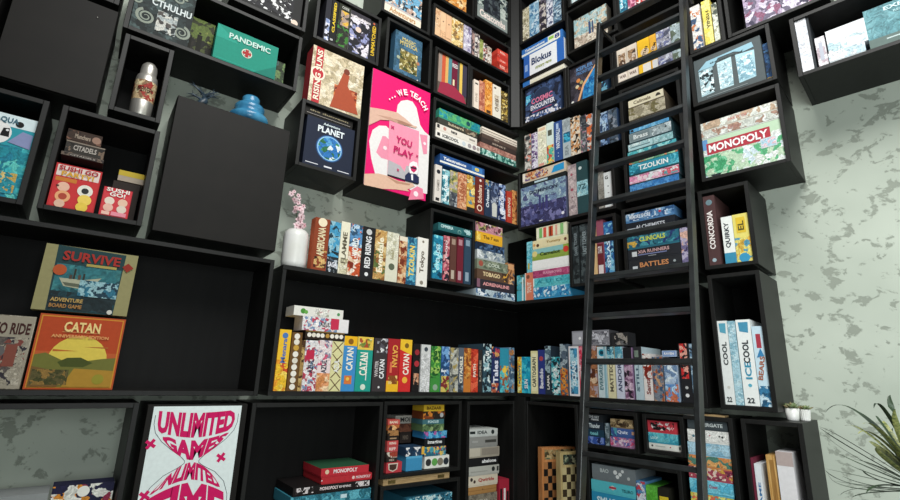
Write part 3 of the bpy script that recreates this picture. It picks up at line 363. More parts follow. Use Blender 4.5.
 ('L',-2.545,-2.268,-0.1,0.183,0.02,0.07,'b04c24',[('R',0.02,0.02,0.98,0.98,'c8882c'),('R',0.035,0.035,0.965,0.965,'b0441f'),('P',[(0.035,0.5),(0.965,0.5),(0.965,0.3),(0.035,0.3)],'b8582c'),('D',0.52,0.39,0.34,'d8c050'),('P',[(0.22,0.5),(0.5,0.515),(0.22,0.53)],'b86428'),('P',[(0.55,0.575),(0.85,0.565),(0.85,0.585)],'b0602c'),('P',[(0.035,0.45),(0.15,0.48),(0.4,0.36),(0.6,0.38),(0.8,0.42),(0.965,0.44),(0.965,0.035),(0.035,0.035)],'6c6c30'),('P',[(0.3,0.36),(0.4,0.42),(0.55,0.43),(0.7,0.36),(0.6,0.3),(0.35,0.3)],'444c1c'),('P',[(0.5,0.28),(0.965,0.26),(0.965,0.035),(0.4,0.035)],'a8802c'),('P',[(0.035,0.3),(0.4,0.22),(0.35,0.035),(0.035,0.035)],'70542c'),('A',0.05,0.06,0.45,0.26,'58502c 8c6c34 40401c',1.5),('D',0.8,0.14,0.07,'90882c'),('T','CATAN',0.5,0.84,0.42,0.14,'e8cc88',0),('R',0.28,0.765,0.72,0.772,'c89058'),('T','ANNIVERSARY EDITION',0.5,0.71,0.66,0.045,'d89c60',0)],'red box with yellow sun over green hills', None),
 ('L',-2.579,-2.269,0.196,0.457,0.02,0.07,'908a60',[('P',[(0.14,0.0),(0.84,0.0),(0.86,0.98),(0.12,1)],'1c3c40'),('A',0.15,0.3,0.84,0.72,'2c6c74 1c4c54 38787c',0.4),('A',0.14,0.02,0.84,0.3,'142428 1c2c30 183c44',0.5),('P',[(0.2,0.5),(0.26,0.38),(0.42,0.36),(0.58,0.46),(0.64,0.56),(0.45,0.5)],'a8a890'),('P',[(0.24,0.44),(0.28,0.39),(0.42,0.38),(0.5,0.43)],'5c6050'),('R',0.34,0.5,0.36,0.66,'302c24'),('R',0.44,0.5,0.46,0.6,'302c24'),('R',0.3,0.5,0.33,0.56,'483c34'),('R',0.39,0.5,0.42,0.57,'584438'),('A',0.42,0.25,0.84,0.5,'90b8c0 2c6c84 1c3c4c',1.4),('T','SURVIVE',0.5,0.85,0.62,0.15,'a02c24',0),('R',0.45,0.72,0.78,0.76,'a89850'),('D',0.19,0.62,0.07,'b05028'),('P',[(0.84,0.78),(0.9,0.85),(0.97,0.78),(0.9,0.7)],'902c20'),('T','ADVENTURE',0.33,0.17,0.33,0.06,'b89858',0),('T','BOARD GAME',0.33,0.08,0.33,0.06,'a87840',0),('D',0.8,0.04,0.03,'c8c8c0')],'teal sea adventure box standing on the red sunset box', None),
 ('L',-2.777,-2.554,-0.1,0.166,0.02,0.07,'a09888',[('A',0,0,1,1,'a09888 b8b0a0 8c8474',0.6),('R',0.01,0.01,0.99,0.99,'989080'),('A',0.1,0.05,0.97,0.7,'989080 58504c 302c34 7c4038 b0a898',1.3),('T','TICKET TO RIDE',0.5,0.82,0.92,0.16,'3c1c18',0),('D',0.6,0.5,0.1,'605c5c'),('R',0.7,0.3,0.85,0.6,'7c4438')],'grey travel game box left of the red sunset box', None),
 ('L',-2.389,-2.193,-0.71,-0.459,0.08,0.1,'1c1c3c',[('A',0,0,1,1,'1c1c3c e0e0d8 d88c30 902c48',0.7),('D',0.5,0.9,0.1,'e8e8e0')],'navy orange and white box low in the open backed cabinet', None),
 ('L',-2.563,-2.398,-0.71,-0.478,0.08,0.15,'8c9090',[('R',0.1,0.1,0.9,0.9,'989c9c')],'plain grey box low in the open backed cabinet', None),
 ('L',-1.452,-1.041,-0.735,-0.641,0.03,0.24,'1c5c78',[('T','WORDS',0.5,0.5,0.4,0.4,'a0c8d8',0)],'deep blue box at the bottom of the money game pile','money games piled in the lower cabinet',{'lid': 1}),
 ('L',-1.475,-1.045,-0.64,-0.589,0.03,0.24,'3c889c',[('A',0,0,1,1,'3c889c 60b0c0 286878',1.0),('R',0.6,0.3,0.68,0.7,'c8e0e8')],'turquoise box under the black one in its pile','money games piled in the lower cabinet',{'lid': 1}),
 ('L',-1.467,-1.057,-0.588,-0.548,0.03,0.24,'181414',[('A',0.02,0.1,0.25,0.9,'181414 e0d8d8 302828',1.5),('T','MONOPOLY',0.45,0.5,0.24,0.45,'e8d8d8',0),('T','EMPIRE',0.66,0.5,0.16,0.3,'d8d0d0',0),('A',0.8,0.2,1,0.9,'181414 e0d8d8',1.5)],'black box with white drawings below two red boxes','money games piled in the lower cabinet',{'lid': 1}),
 ('L',-1.328,-1.045,-0.547,-0.515,0.03,0.24,'b82c34',[('D',0.62,0.5,0.28,'e8c8c0'),('R',0,0.4,0.02,0.6,'e8e8e8'),('T','MONOPOLY',0.82,0.5,0.3,0.5,'e8d0d0',0)],'lower of the two red money game boxes','money games piled in the lower cabinet',{'lid': 1}),
 ('L',-1.333,-1.067,-0.514,-0.473,0.03,0.24,'c02c38',[('T','MONOPOLY',0.5,0.5,0.5,0.55,'f0e0e0',0),('D',0.12,0.5,0.3,'e0c8a8')],'red box with a green lid, topmost money game','money games piled in the lower cabinet',{'lid': 1,'top': '2c5c40'}),
 ('L',-0.965,-0.867,-0.525,-0.471,0.02,0.1,'b83840',[('P',[(0.1,0.9),(0.75,0.9),(0.7,0.3),(0.42,0.1),(0.15,0.3)],'d8c8b8'),('P',[(0.18,0.8),(0.67,0.8),(0.63,0.35),(0.42,0.2),(0.2,0.35)],'483028')],'red card box with a cream crest','card games in the narrow left pile of the lower cube'),
 ('L',-0.967,-0.901,-0.47,-0.448,0.02,0.1,'28201c',[('T','HEX',0.5,0.5,0.5,0.5,'b8a898',0)],'black card box above the crest one','card games in the narrow left pile of the lower cube'),
 ('L',-0.967,-0.9,-0.447,-0.419,0.02,0.1,'3c302c',[('A',0,0,1,1,'3c302c d8d0c0 a04030',1.0)],'dark speckled card box above the black one','card games in the narrow left pile of the lower cube'),
 ('L',-0.968,-0.899,-0.418,-0.387,0.02,0.1,'b84c4c',[('T','RIFF',0.5,0.5,0.6,0.5,'e8d0c8',0)],'rose red card box in the narrow left pile','card games in the narrow left pile of the lower cube'),
 ('L',-0.968,-0.898,-0.386,-0.36,0.02,0.1,'c04848',[('T','KING',0.5,0.5,0.6,0.5,'e8d8c8',0)],'salmon red card box above the rose one','card games in the narrow left pile of the lower cube'),
 ('L',-0.968,-0.897,-0.359,-0.335,0.02,0.1,'241c18',[('R',0.2,0.3,0.8,0.6,'a88868')],'near black card box in the narrow left pile','card games in the narrow left pile of the lower cube'),
 ('L',-0.969,-0.898,-0.334,-0.307,0.02,0.1,'30241c',[('A',0,0,1,1,'30241c a87848',1.0)],'umber card box in the narrow left pile','card games in the narrow left pile of the lower cube'),
 ('L',-0.97,-0.897,-0.306,-0.278,0.02,0.1,'b86838',[('A',0,0,1,1,'b86838 e0b078 402018',1.0)],'rust orange card box near the pile top','card games in the narrow left pile of the lower cube'),
 ('L',-0.971,-0.895,-0.277,-0.25,0.02,0.1,'c05048',[('T','BANG',0.5,0.5,0.7,0.5,'e8d8c0',0)],'coral card box topping the narrow left pile','card games in the narrow left pile of the lower cube'),
 ('L',-0.84,-0.732,-0.525,-0.449,0.02,0.12,'3c8cb8',[('R',0,0.85,1,1,'58a8d0')],'clear blue tub at the front of the lower cube', None),
 ('L',-0.845,-0.72,-0.448,-0.402,0.02,0.12,'24405c',[('A',0,0,0.8,1,'24405c e8e8e8 183048',1.0),('R',0.85,0.1,1,1,'e0b040')],'blue and white box on the clear blue tub', None),
 ('L',-0.802,-0.724,-0.397,-0.336,0.16,0.1,'2c2420',[('T','MIND',0.5,0.5,0.5,0.4,'706458',0)],'black brown box in the back pile','games in the dim back pile of the lower cube'),
 ('L',-0.809,-0.707,-0.335,-0.289,0.16,0.1,'5c3428',[('A',0,0,1,1,'5c3428 7c4c38',1.0)],'reddish brown box in the back pile','games in the dim back pile of the lower cube'),
 ('L',-0.839,-0.702,-0.288,-0.243,0.16,0.1,'a8a49c',[('T','MOI',0.5,0.5,0.5,0.6,'303030',0)],'grey white box on top of the back pile','games in the dim back pile of the lower cube'),
 ('L',-0.707,-0.531,-0.525,-0.46,0.03,0.12,'e4e4dc',[('D',0.15,0.5,0.3,'303030'),('D',0.4,0.5,0.32,'60a050'),('D',0.63,0.5,0.32,'807868'),('D',0.87,0.5,0.3,'283038')],'white box with round icons, bottom of the right pile','games in the tall right pile of the lower cube'),
 ('L',-0.713,-0.557,-0.459,-0.408,0.03,0.12,'2c6880',[('A',0,0,1,1,'2c6880 c04858 50a0b0 e0c060',1.5)],'multicoloured box above the white icon box','games in the tall right pile of the lower cube'),
 ('L',-0.713,-0.566,-0.407,-0.363,0.03,0.12,'14181c',[('T','imagine',0.5,0.5,0.7,0.55,'e8e8e8',0)],'black box with white lowercase lettering','games in the tall right pile of the lower cube'),
 ('L',-0.721,-0.554,-0.362,-0.323,0.03,0.12,'2c7cb0',[('A',0,0,1,1,'2c7cb0 60b0d8 b060a0 1c5080',1.0)],'vivid blue box in the right pile','games in the tall right pile of the lower cube'),
 ('L',-0.732,-0.577,-0.323,-0.283,0.03,0.12,'58744c',[('A',0,0,1,1,'58744c 90a870 384c34',1.0)],'moss green box in the right pile','games in the tall right pile of the lower cube'),
 ('L',-0.734,-0.578,-0.283,-0.256,0.03,0.12,'3c6870',[('T','FOCUS',0.5,0.5,0.5,0.5,'c8e0e0',0)],'blue green box in the right pile','games in the tall right pile of the lower cube'),
 ('L',-0.731,-0.573,-0.255,-0.211,0.03,0.12,'7c3c1c',[('A',0,0,1,1,'7c3c1c 282018 d08030',1.0),('D',0.85,0.5,0.3,'a8a8a8')],'brown and black box under the yellow one','games in the tall right pile of the lower cube'),
 ('L',-0.729,-0.579,-0.211,-0.174,0.03,0.12,'d8b02c',[('T','BAZAAR',0.5,0.5,0.7,0.5,'604010',0)],'yellow box on top of the right pile','games in the tall right pile of the lower cube'),
 ('L',-0.827,-0.509,-0.98,-0.663,0.02,0.25,'2c6c84',[('A',0,0,1,1,'2c6c84 78b8c8 184050 c8e0e0',1.5)],'blue patterned box in the cube beneath the wooden case', None),
 ('L',-0.378,-0.137,-0.99,-0.804,0.02,0.22,'2c2c30',[('T','ZOO',0.5,0.5,0.5,0.5,'b0b0b0',0)],'charcoal box at the bottom of the cubby pile','games piled in the cubby left of the corner'),
 ('L',-0.379,-0.15,-0.803,-0.699,0.02,0.22,'6c6458',[('T','TRAP',0.5,0.6,0.3,0.2,'c8c0b0',0),('A',0,0,1,1,'6c6458 888070',1.0)],'grey brown box under the wooden one','games piled in the cubby left of the corner'),
 ('L',-0.387,-0.156,-0.698,-0.656,0.02,0.22,'a87c48',[('R',0,0.4,1,0.46,'7c5830'),('D',0.5,0.5,0.12,'705028')],'honey wood box below the cream one','games piled in the cubby left of the corner'),
 ('L',-0.385,-0.146,-0.655,-0.595,0.02,0.22,'cfc4b0',[('T','Qwirkle',0.6,0.5,0.55,0.45,'a83c38',0),('D',0.1,0.65,0.2,'302828'),('D',0.2,0.4,0.18,'40302c')],'cream box with dark red lettering','games piled in the cubby left of the corner'),
 ('L',-0.382,-0.134,-0.594,-0.541,0.02,0.22,'b0b0a8',[('D',0.8,0.5,0.3,'282c2c'),('R',0.92,0.2,0.98,0.8,'303030'),('R',0.05,0.3,0.6,0.4,'989890')],'light grey box with a black oval','games piled in the cubby left of the corner'),
 ('L',-0.382,-0.143,-0.541,-0.492,0.02,0.22,'18181a',[('T','abalone',0.68,0.5,0.5,0.5,'e8e8e8',0)],'black box with white lowercase name','games piled in the cubby left of the corner'),
 ('L',-0.381,-0.132,-0.491,-0.434,0.02,0.22,'a49c8c',[('R',0,0,0.35,1,'bcb4a4'),('R',0.4,0.1,0.97,0.9,'8c8478')],'beige box above the black lettered one','games piled in the cubby left of the corner'),
 ('L',-0.386,-0.148,-0.434,-0.37,0.02,0.22,'8c8c88',[('R',0.55,0.35,0.95,0.65,'40403c'),('R',0.1,0.4,0.3,0.6,'a0a09c')],'mid grey box with a dark label','games piled in the cubby left of the corner'),
 ('L',-0.385,-0.148,-0.369,-0.324,0.02,0.22,'c0c4c0',[('R',0.02,0.3,0.2,0.7,'202828'),('T','IDEA',0.45,0.5,0.35,0.5,'303838',0),('D',0.82,0.5,0.35,'283030')],'silver grey box topping the cubby pile','games piled in the cubby left of the corner'),
 ('L',-0.122,-0.036,-0.99,-0.637,0.03,0.2,'a8283c',[('R',0.1,0.0,0.3,0.85,'181818'),('R',0.45,0.0,0.65,0.85,'e8e0e0'),('R',0.75,0,0.95,0.8,'201818')],'red and black box standing right of the cubby pile', None),
 ('R',0.082,0.138,1.49,1.789,0.012,0.27,'98948c',[('A',0,0,1,1,'98948c 484848 d88878 d8d4cc',1.0),('R',0.1,0.85,0.9,0.95,'303438')],'grey box with pink flecks, nearest the corner above the skyline box','upright games in the bay beside the ladder'),
 ('R',0.146,0.197,1.49,1.783,0.012,0.27,'dcd8e4',[('A',0,0,1,1,'dcd8e4 604878 e8e4f0 9880a8',1.5),('R',0.1,0.3,0.5,0.34,'20202c')],'white box with violet specks above the skyline box','upright games in the bay beside the ladder'),
 ('R',0.202,0.274,1.49,1.81,0.012,0.27,'ecead4',[('R',0.1,0.9,0.9,0.97,'e0c0a0'),('A',0,0,1,0.85,'ecead4 e0dcc0 d8d8b8',0.7),('R',0.1,0.02,0.7,0.08,'d89888')],'plain cream box, third from the corner in its row','upright games in the bay beside the ladder'),
 ('R',0.279,0.336,1.49,1.817,0.012,0.27,'d4e4dc',[('R',0.2,0.68,0.8,0.82,'505448'),('A',0,0,1,0.45,'58b8a0 a8d8c0 d05848 e8c860',1.0)],'white box with green and red foot, above the skyline box','upright games in the bay beside the ladder'),
 ('R',0.342,0.407,1.49,1.802,0.012,0.27,'30508c',[('T','WATERFALL',0.5,0.55,0.5,0.5,'d8e4f0',90),('R',0.3,0.8,0.6,0.95,'a8c0e0'),('D',0.5,0.12,0.06,'c0d0e8'),('D',0.5,0.2,0.06,'c0d0e8')],'navy box with pale upright letters beside the ladder row','upright games in the bay beside the ladder'),
 ('R',0.413,0.473,1.49,1.796,0.012,0.27,'b0bcc0',[('A',0.1,0.4,1,0.65,'2890b8 48b8d8 1c6080',1.0),('T','SEA',0.5,0.2,0.25,0.5,'808c90',90),('A',0,0.7,1,1,'b0bcc0 98a4a8',1.0)],'pale grey box with a bright blue patch','upright games in the bay beside the ladder'),
 ('R',0.478,0.55,1.49,1.786,0.012,0.27,'e4d8c4',[('A',0,0,1,1,'e4d8c4 302820 c88850 d8a878',1.2)],'cream box with black and orange beasts','upright games in the bay beside the ladder'),
 ('R',0.554,0.599,1.49,1.77,0.012,0.27,'54585c',[('A',0,0,1,1,'54585c 888c90 30343c c090a0',1.0),('D',0.5,0.25,0.25,'a8acb0')],'charcoal picture box left of the ladder rail','upright games in the bay beside the ladder'),
 ('R',0.602,0.644,1.49,1.761,0.012,0.27,'b8b8bc',[('A',0,0,1,1,'d87040 b8b8bc 484c54 e0d8d0',1.2)],'silver and orange box at the ladder rail','upright games in the bay beside the ladder'),
 ('R',0.081,0.449,2.282,2.478,0.012,0.27,'e4e8ec',[('R',0,0,0.15,1,'2c60b0'),('R',0.83,0,1,1,'2c64b4'),('T','Blokus',0.45,0.62,0.5,0.32,'283860',0),('T','strategy game',0.5,0.25,0.4,0.18,'98a060',0),('R',0.03,0.3,0.1,0.6,'88a8d8')],'tall white box with blue ends, below the slimmer party game', None),
 ('R',0.062,0.437,2.479,2.556,0.012,0.27,'3470b8',[('R',0,0,0.9,0.3,'dce4e4'),('T','Telestrations',0.33,0.6,0.5,0.35,'e4ecf0',0),('R',0.66,0.05,0.95,0.95,'e8e8dc'),('R',0.68,0.4,0.8,0.8,'90c050'),('T','8',0.88,0.5,0.12,0.6,'2c4080',0)],'slim blue and white party game above the tall white one', None),
 ('R',0.07,0.444,2.207,2.2545,0.012,0.27,'e8e4d4',[('R',0,0,0.18,1,'3070b8'),('R',0.2,0.1,0.98,0.5,'dcd8c0')],'cream box with a blue end, flat beneath the party games board', None),
 ('R',-0.126,-0.099,2.282,2.589,0.05,0.12,'584838',[('A',0,0,1,1,'584838 a0785c 302820',1.0)],'small brown book in the high corner','small books in the high corner'),
 ('R',-0.096,-0.062,2.282,2.599,0.05,0.12,'58a870',[('A',0,0,1,1,'58a870 a8d8a0 284830 e8e8e8',1.0)],'small green and white book in the high corner','small books in the high corner'),
 ('R',-0.056,-0.025,2.282,2.528,0.05,0.12,'a87858',[('A',0,0,1,1,'a87858 584030',1.0)],'small tan book in the high corner','small books in the high corner'),
 ('R',0.087,0.404,1.89,2.183,0.02,0.07,'2c3c5c',[('A',0,0,1,1,'2c3c5c 48608c 1c2438 3c5078',0.7),('A',0.02,0.5,0.25,0.8,'50b0d8 2c3c5c 88d0e8',1.0),('D',0.48,0.62,0.25,'384c70'),('D',0.48,0.62,0.23,'26344e'),('T','COSMIC',0.48,0.56,0.6,0.16,'d87898',0),('T','ENCOUNTER',0.5,0.38,0.68,0.14,'e0e0ec',0),('R',0.2,0.24,0.75,0.26,'b04860'),('D',0.87,0.16,0.05,'d0d8e0'),('A',0,0.0,1,0.18,'e0e0e8 2c3c5c 5870a0',1.5)],'navy space box with pink and white title', None),
 ('R',0.485,0.684,1.89,2.183,0.02,0.07,'38343c',[('A',0,0,1,1,'38343c 484450 28242c',0.7),('T','KEPLER',0.6,0.88,0.65,0.1,'6088b8',0),('T','FRONTIER',0.6,0.76,0.65,0.09,'5880b0',0),('P',[(0.45,0.0),(0.5,0.35),(0.98,0.75),(1,0.72),(1,0)],'2c88c8'),('A',0.55,0.05,1,0.55,'2c88c8 58b0e0 1860a0',1.2),('P',[(0.25,0.0),(0.33,0.0),(0.55,0.38),(1,0.78),(1,0.83),(0.5,0.45)],'e8b080'),('D',0.33,0.58,0.08,'d88848'),('D',0.45,0.5,0.07,'a8a070'),('D',0.28,0.42,0.07,'d8c8a0'),('D',0.36,0.36,0.06,'a05830'),('D',0.08,0.05,0.05,'e0e0d8')],'dark box showing an orange comet over a blue world', None),
 ('R',0.725,0.766,1.89,1.998,0.012,0.2,'28405c',[('A',0,0,1,1,'28405c 60b0d0 181c28',1.0),('R',0.1,0.05,0.9,0.3,'70a8c0')],'narrow blue box between the comet box and ladder', None),
 ('R',0.699,0.822,1.489,1.735,0.012,0.2,'30486c',[('A',0,0,0.45,1,'30486c 88a8d0 182434 b0c8e0',1.0),('A',0.5,0,1,1,'485868 88909c 283038',1.0),('T','ICE',0.25,0.5,0.5,0.2,'c0d8e8',90)],'blue and grey crystal patterned box behind the ladder', None),
 ('R',0.043,0.425,1.062,1.366,0.012,0.3,'5c6480',[('A',0,0.5,1,1,'8ca8b8 b0c8d0 7088a8 505880',0.8),('A',0,0,1,0.5,'3c3c64 54588c 28284c 7878a8',0.9),('R',0.42,0.35,0.46,0.7,'38386c'),('R',0.5,0.3,0.53,0.62,'34346c'),('R',0.56,0.32,0.62,0.66,'404078'),('R',0.3,0.33,0.36,0.5,'3c3c70'),('T','DOMINION',0.52,0.82,0.62,0.09,'303850',0),('R',0.42,0.05,0.5,0.07,'e0e0e8'),('D',0.93,0.12,0.03,'e0e0e8')],'large violet and ice blue box with a misty skyline', None),
 ('R',0.061,0.428,1.402,1.478,0.012,0.25,'d8c8b0',[('A',0,0,0.6,1,'d8c8b0 a85838 705888 e0a870',1.4),('P',[(0.68,0.05),(0.97,0.1),(0.97,0.9),(0.75,0.8)],'2898d0'),('D',0.6,0.5,0.08,'383028'),('R',0,0,0.06,1,'f0e8d8')],'box with colourful art lying above the skyline box', None),
 ('R',0.054,0.429,1.366,1.4,0.012,0.25,'1c2020',[('R',0.3,0.25,0.6,0.75,'b8d0d8')],'black box with a pale label, directly above the skyline box', None),
 ('R',0.445,0.508,1.062,1.43,0.012,0.27,'b8a8a8',[('A',0,0,1,1,'b8a8a8 98888c c8b8b8',0.6),('D',0.45,0.5,0.18,'a05060'),('D',0.45,0.8,0.15,'a05060'),('D',0.45,0.35,0.1,'805060')],'greyish pink box right of the skyline box','upright games right of the skyline box'),
 ('R',0.511,0.592,1.062,1.435,0.012,0.27,'28484c',[('A',0,0.33,1,0.62,'a0d0d8 78b0c0 c0e0e0',0.8),('D',0.35,0.87,0.15,'c8d8d8'),('T','7Z',0.5,0.5,0.7,0.1,'305860',0)],'dark teal box with a light blue middle','upright games right of the skyline box'),
 ('R',0.66,0.7,1.062,1.319,0.02,0.25,'8c8880',[('A',0,0,1,1,'8c8880 a09c94',0.6)],'warm grey box left of the slim white one behind the ladder', None),
 ('R',0.702,0.757,1.062,1.305,0.02,0.25,'e4e8e8',[('T','G',0.35,0.85,0.4,0.1,'303030',0),('D',0.5,0.6,0.08,'606060'),('R',0.4,0.4,0.6,0.42,'707070')],'slim white box with a black letter G, behind the ladder', None),
 ('R',0.145,0.434,0.522,0.602,0.012,0.27,'3c98c8',[('A',0,0,1,1,'3c98c8 70b8dc 2870a8 d8ecf4',1.3)],'wavy blue box at the bottom of the bright pile','bright games piled by the corner'),
 ('R',0.144,0.433,0.603,0.668,0.012,0.27,'68c8d0',[('A',0,0,1,1,'68c8d0 50b8c4',0.6),('T','A  U  O',0.45,0.5,0.7,0.45,'2c8898',0),('R',0,0,0.03,1,'e8f0e8')],'cyan box with widely spaced letters in the bright pile','bright games piled by the corner'),
 ('R',0.142,0.433,0.669,0.721,0.012,0.27,'b84c78',[('A',0,0,1,1,'b84c78 c86890 983c64',1.2),('T','RAINBOWS',0.55,0.5,0.5,0.4,'e0a0b8',0)],'magenta box under the blank white one','bright games piled by the corner'),
 ('R',0.135,0.433,0.722,0.794,0.012,0.27,'f2f2f0',[],'blank white box in the bright pile by the corner','bright games piled by the corner'),
 ('R',0.136,0.435,0.795,0.877,0.012,0.27,'90a848',[('R',0.0,0.5,0.85,1,'88c0c0'),('T','Camelot',0.5,0.42,0.55,0.35,'283818',0),('D',0.92,0.5,0.3,'d03c30'),('D',0.08,0.5,0.3,'e0d088')],'lime green box with dark lettering in the bright pile','bright games piled by the corner'),
 ('R',0.143,0.433,0.877,0.939,0.012,0.27,'e8dcb0',[('T','Tummy',0.6,0.5,0.4,0.4,'a88848',0),('D',0.15,0.3,0.22,'583c28'),('D',0.05,0.4,0.2,'d8a060'),('D',0.92,0.5,0.2,'784838')],'cream box with animal heads under the striped one','bright games piled by the corner'),
 ('R',0.176,0.423,0.939,1.031,0.012,0.25,'e8e8c8',[('R',0.02,0,0.1,0.95,'e8e8d0'),('R',0.1,0,0.2,0.9,'78b868'),('R',0.24,0,0.34,0.9,'d85848'),('R',0.42,0,0.56,0.9,'c84c28'),('R',0.47,0.0,0.5,0.9,'482018'),('R',0.64,0,0.7,0.9,'e0a090'),('R',0.8,0,0.9,0.95,'88c078')],'striped green and red box on top of the bright pile', None),
 ('R',0.003,0.066,0.522,0.707,0.012,0.2,'48a8b8',[('A',0,0.4,1,1,'48a8b8 78c8d0 2c6878 506030',1.0),('R',0.7,0,0.9,0.9,'d8e8e8')],'turquoise box between the corner and the coral one','short uprights at the foot of the bright pile'),
 ('R',0.073,0.143,0.522,0.716,0.012,0.2,'d87c60',[('T','TOUT',0.55,0.45,0.4,0.5,'f0e0d0',90),('R',0,0,0.12,1,'e8dcd0'),('D',0.4,0.85,0.2,'784c3c')],'coral box reading upward beside the bright pile','short uprights at the foot of the bright pile'),
 ('R',0.092,0.138,0.717,0.942,0.012,0.2,'58b4c8',[('A',0,0,1,1,'58b4c8 88d0dc',0.8),('R',0.2,0.1,0.5,0.3,'c8b048')],'light blue box balanced on the coral and turquoise ones', None),
 ('R',-0.163,-0.132,0.522,0.959,0.225,0.12,'34507c',[('A',0,0,1,1,'34507c 1c2434 5878a0',1.0)],'dim blue box set back by the corner','dim boxes standing behind in the corner bay'),
 ('R',-0.125,-0.076,0.522,0.986,0.225,0.12,'3c2428',[('A',0,0,1,1,'3c2428 e0d0c8 a04040 181418',1.0)],'dim black and white box set back by the corner','dim boxes standing behind in the corner bay'),
 ('R',0.461,0.507,0.597,0.985,0.012,0.27,'2c3436',[('T','DARK TOWER',0.55,0.68,0.4,0.5,'7c888c',90),('R',0.35,0.2,0.75,0.52,'dce4e4'),('A',0,0,1,1,'2c3436 485254 1c2224',1.0)],'dark grey twin volume on the left in its cube','dark grey volumes left of the ladder'),
 ('R',0.518,0.575,0.597,0.986,0.012,0.27,'2f373a',[('T','LAST TOWER',0.55,0.68,0.4,0.5,'8c989c',90),('R',0.35,0.2,0.75,0.52,'d4dcdc'),('A',0,0,1,1,'2f373a 4c5658 1f2527',1.0)],'dark grey twin volume on the right in its cube','dark grey volumes left of the ladder'),
 ('R',0.594,0.634,0.597,0.95,0.012,0.25,'d8b480',[('P',[(0.2,0),(0.3,1),(0.7,1),(1,0)],'e0bc88')],'tan wedge shaped box behind the ladder','upright games in the small cube behind the ladder'),
 ('R',0.638,0.684,0.597,0.991,0.012,0.25,'9c5468',[('R',0,0.0,0.9,0.6,'702830'),('T','STAR',0.4,0.5,0.6,0.12,'e8e0e0',0),('R',0.1,0.08,0.8,0.25,'e8dcdc')],'mauve box with a white label behind the ladder','upright games in the small cube behind the ladder'),
 ('R',0.687,0.747,0.597,0.967,0.012,0.25,'3068a8',[('A',0,0,1,1,'3068a8 58a0d0 8cc8e0 183c68',1.0),('T','SPLASH',0.45,0.5,0.6,0.4,'d8ecf8',90)],'bright blue box at the right in its cube behind the ladder','upright games in the small cube behind the ladder'),
 ('R',0.836,1.138,0.604,0.69,0.012,0.26,'26282c',[('T','BATTLES',0.5,0.6,0.55,0.4,'c88858',0),('R',0.08,0.2,0.18,0.55,'c8ccd0'),('D',0.88,0.6,0.1,'98a0a4')],'black box with orange lettering, bottom of its cube','games piled in the middle cube behind the ladder'),
 ('R',0.836,1.14,0.691,0.76,0.012,0.26,'24262c',[('T','XIA RUNNERS',0.5,0.65,0.6,0.34,'c8a0a0',0),('R',0.08,0.25,0.18,0.75,'d0d4d8'),('R',0.2,0.3,0.75,0.4,'7c84b0'),('R',0.4,0.12,0.55,0.18,'a0a4a8')],'black box with pinkish lettering in the ladder cube','games piled in the middle cube behind the ladder'),
 ('R',0.836,1.137,0.761,0.844,0.012,0.26,'2c6c80',[('A',0,0,1,1,'2c6c80 4898a8 1c4050 28386c',1.0),('T','CLINICALS',0.5,0.6,0.5,0.4,'d0d850',0),('A',0.0,0,0.2,0.5,'d8b050 2c6c80',1.0)],'teal box with yellow lettering in the ladder cube','games piled in the middle cube behind the ladder'),
 ('R',0.836,1.125,0.844,0.928,0.012,0.26,'1c2028',[('T','ALCHEMISTS',0.5,0.5,0.6,0.35,'c8ccd4',0),('R',0.02,0.3,0.2,0.5,'a8b0b8')],'black box with grey lettering below the sky blue one','games piled in the middle cube behind the ladder'),
 ('R',0.836,1.124,0.929,0.986,0.012,0.26,'5080b0',[('A',0,0,1,1,'5080b0 80a8cc 305888 c8d8e8',1.0),('T','MEMORY SHORE',0.3,0.5,0.45,0.5,'e0e8f0',0),('D',0.72,0.6,0.16,'c03848')],'sky blue box on top in the ladder cube','games piled in the middle cube behind the ladder'),
 ('R',1.143,1.187,0.604,0.843,0.012,0.2,'70688c',[('A',0,0,1,1,'70688c b0a8c0 40385c d0a898',1.0)],'violet grey box standing right in the ladder cube', None),
 ('R',0.875,1.167,1.08,1.166,0.012,0.28,'3878b8',[('A',0,0,1,1,'3878b8 5898d0',1.0)],'royal blue box, bottom of the tall ladder pile','games in the tall pile behind the ladder',{'side': '28444c'}),  # dark sides up this whole pile hold the cube's shade in their colour
 ('R',0.876,1.172,1.167,1.223,0.012,0.28,'dc8cb0',[('A',0,0,1,1,'dc8cb0 e8b0c8 e8e8ec',0.7),('D',0.22,0.5,0.28,'e8d0d8'),('D',0.33,0.5,0.28,'e8d0d8'),('D',0.44,0.5,0.28,'d8e0e0'),('D',0.56,0.5,0.28,'e8d0d8'),('A',0.68,0.1,1,0.9,'d06070 e0e0e0 60a0a8',1.0)],'pink box with pale rounded letters in the ladder pile','games in the tall pile behind the ladder',{'side': '28444c'}),
 ('R',0.878,1.175,1.224,1.302,0.012,0.28,'2890a8',[('A',0,0,0.25,1,'50b8d0 2890a8 1c6c84',1.0),('T','TZOLKIN',0.5,0.5,0.6,0.5,'e8f0ec',0),('A',0.8,0,1,1,'2890a8 60b8c8',1.0)],'turquoise box with white capitals in the ladder pile','games in the tall pile behind the ladder',{'side': '28444c'}),
 ('R',0.881,1.173,1.302,1.322,0.012,0.28,'609c78',[('A',0,0,1,1,'609c78 d07858 a0c8a0',1.0)],'thin green and orange box in the ladder pile','games in the tall pile behind the ladder',{'side': '28444c'}),
 ('R',0.876,1.171,1.323,1.388,0.012,0.28,'50b0b8',[('A',0,0,1,1,'50b0b8 98d8d8 3888a0',0.8)],'aqua box just under the pale cyan one','games in the tall pile behind the ladder',{'side': '28444c'}),
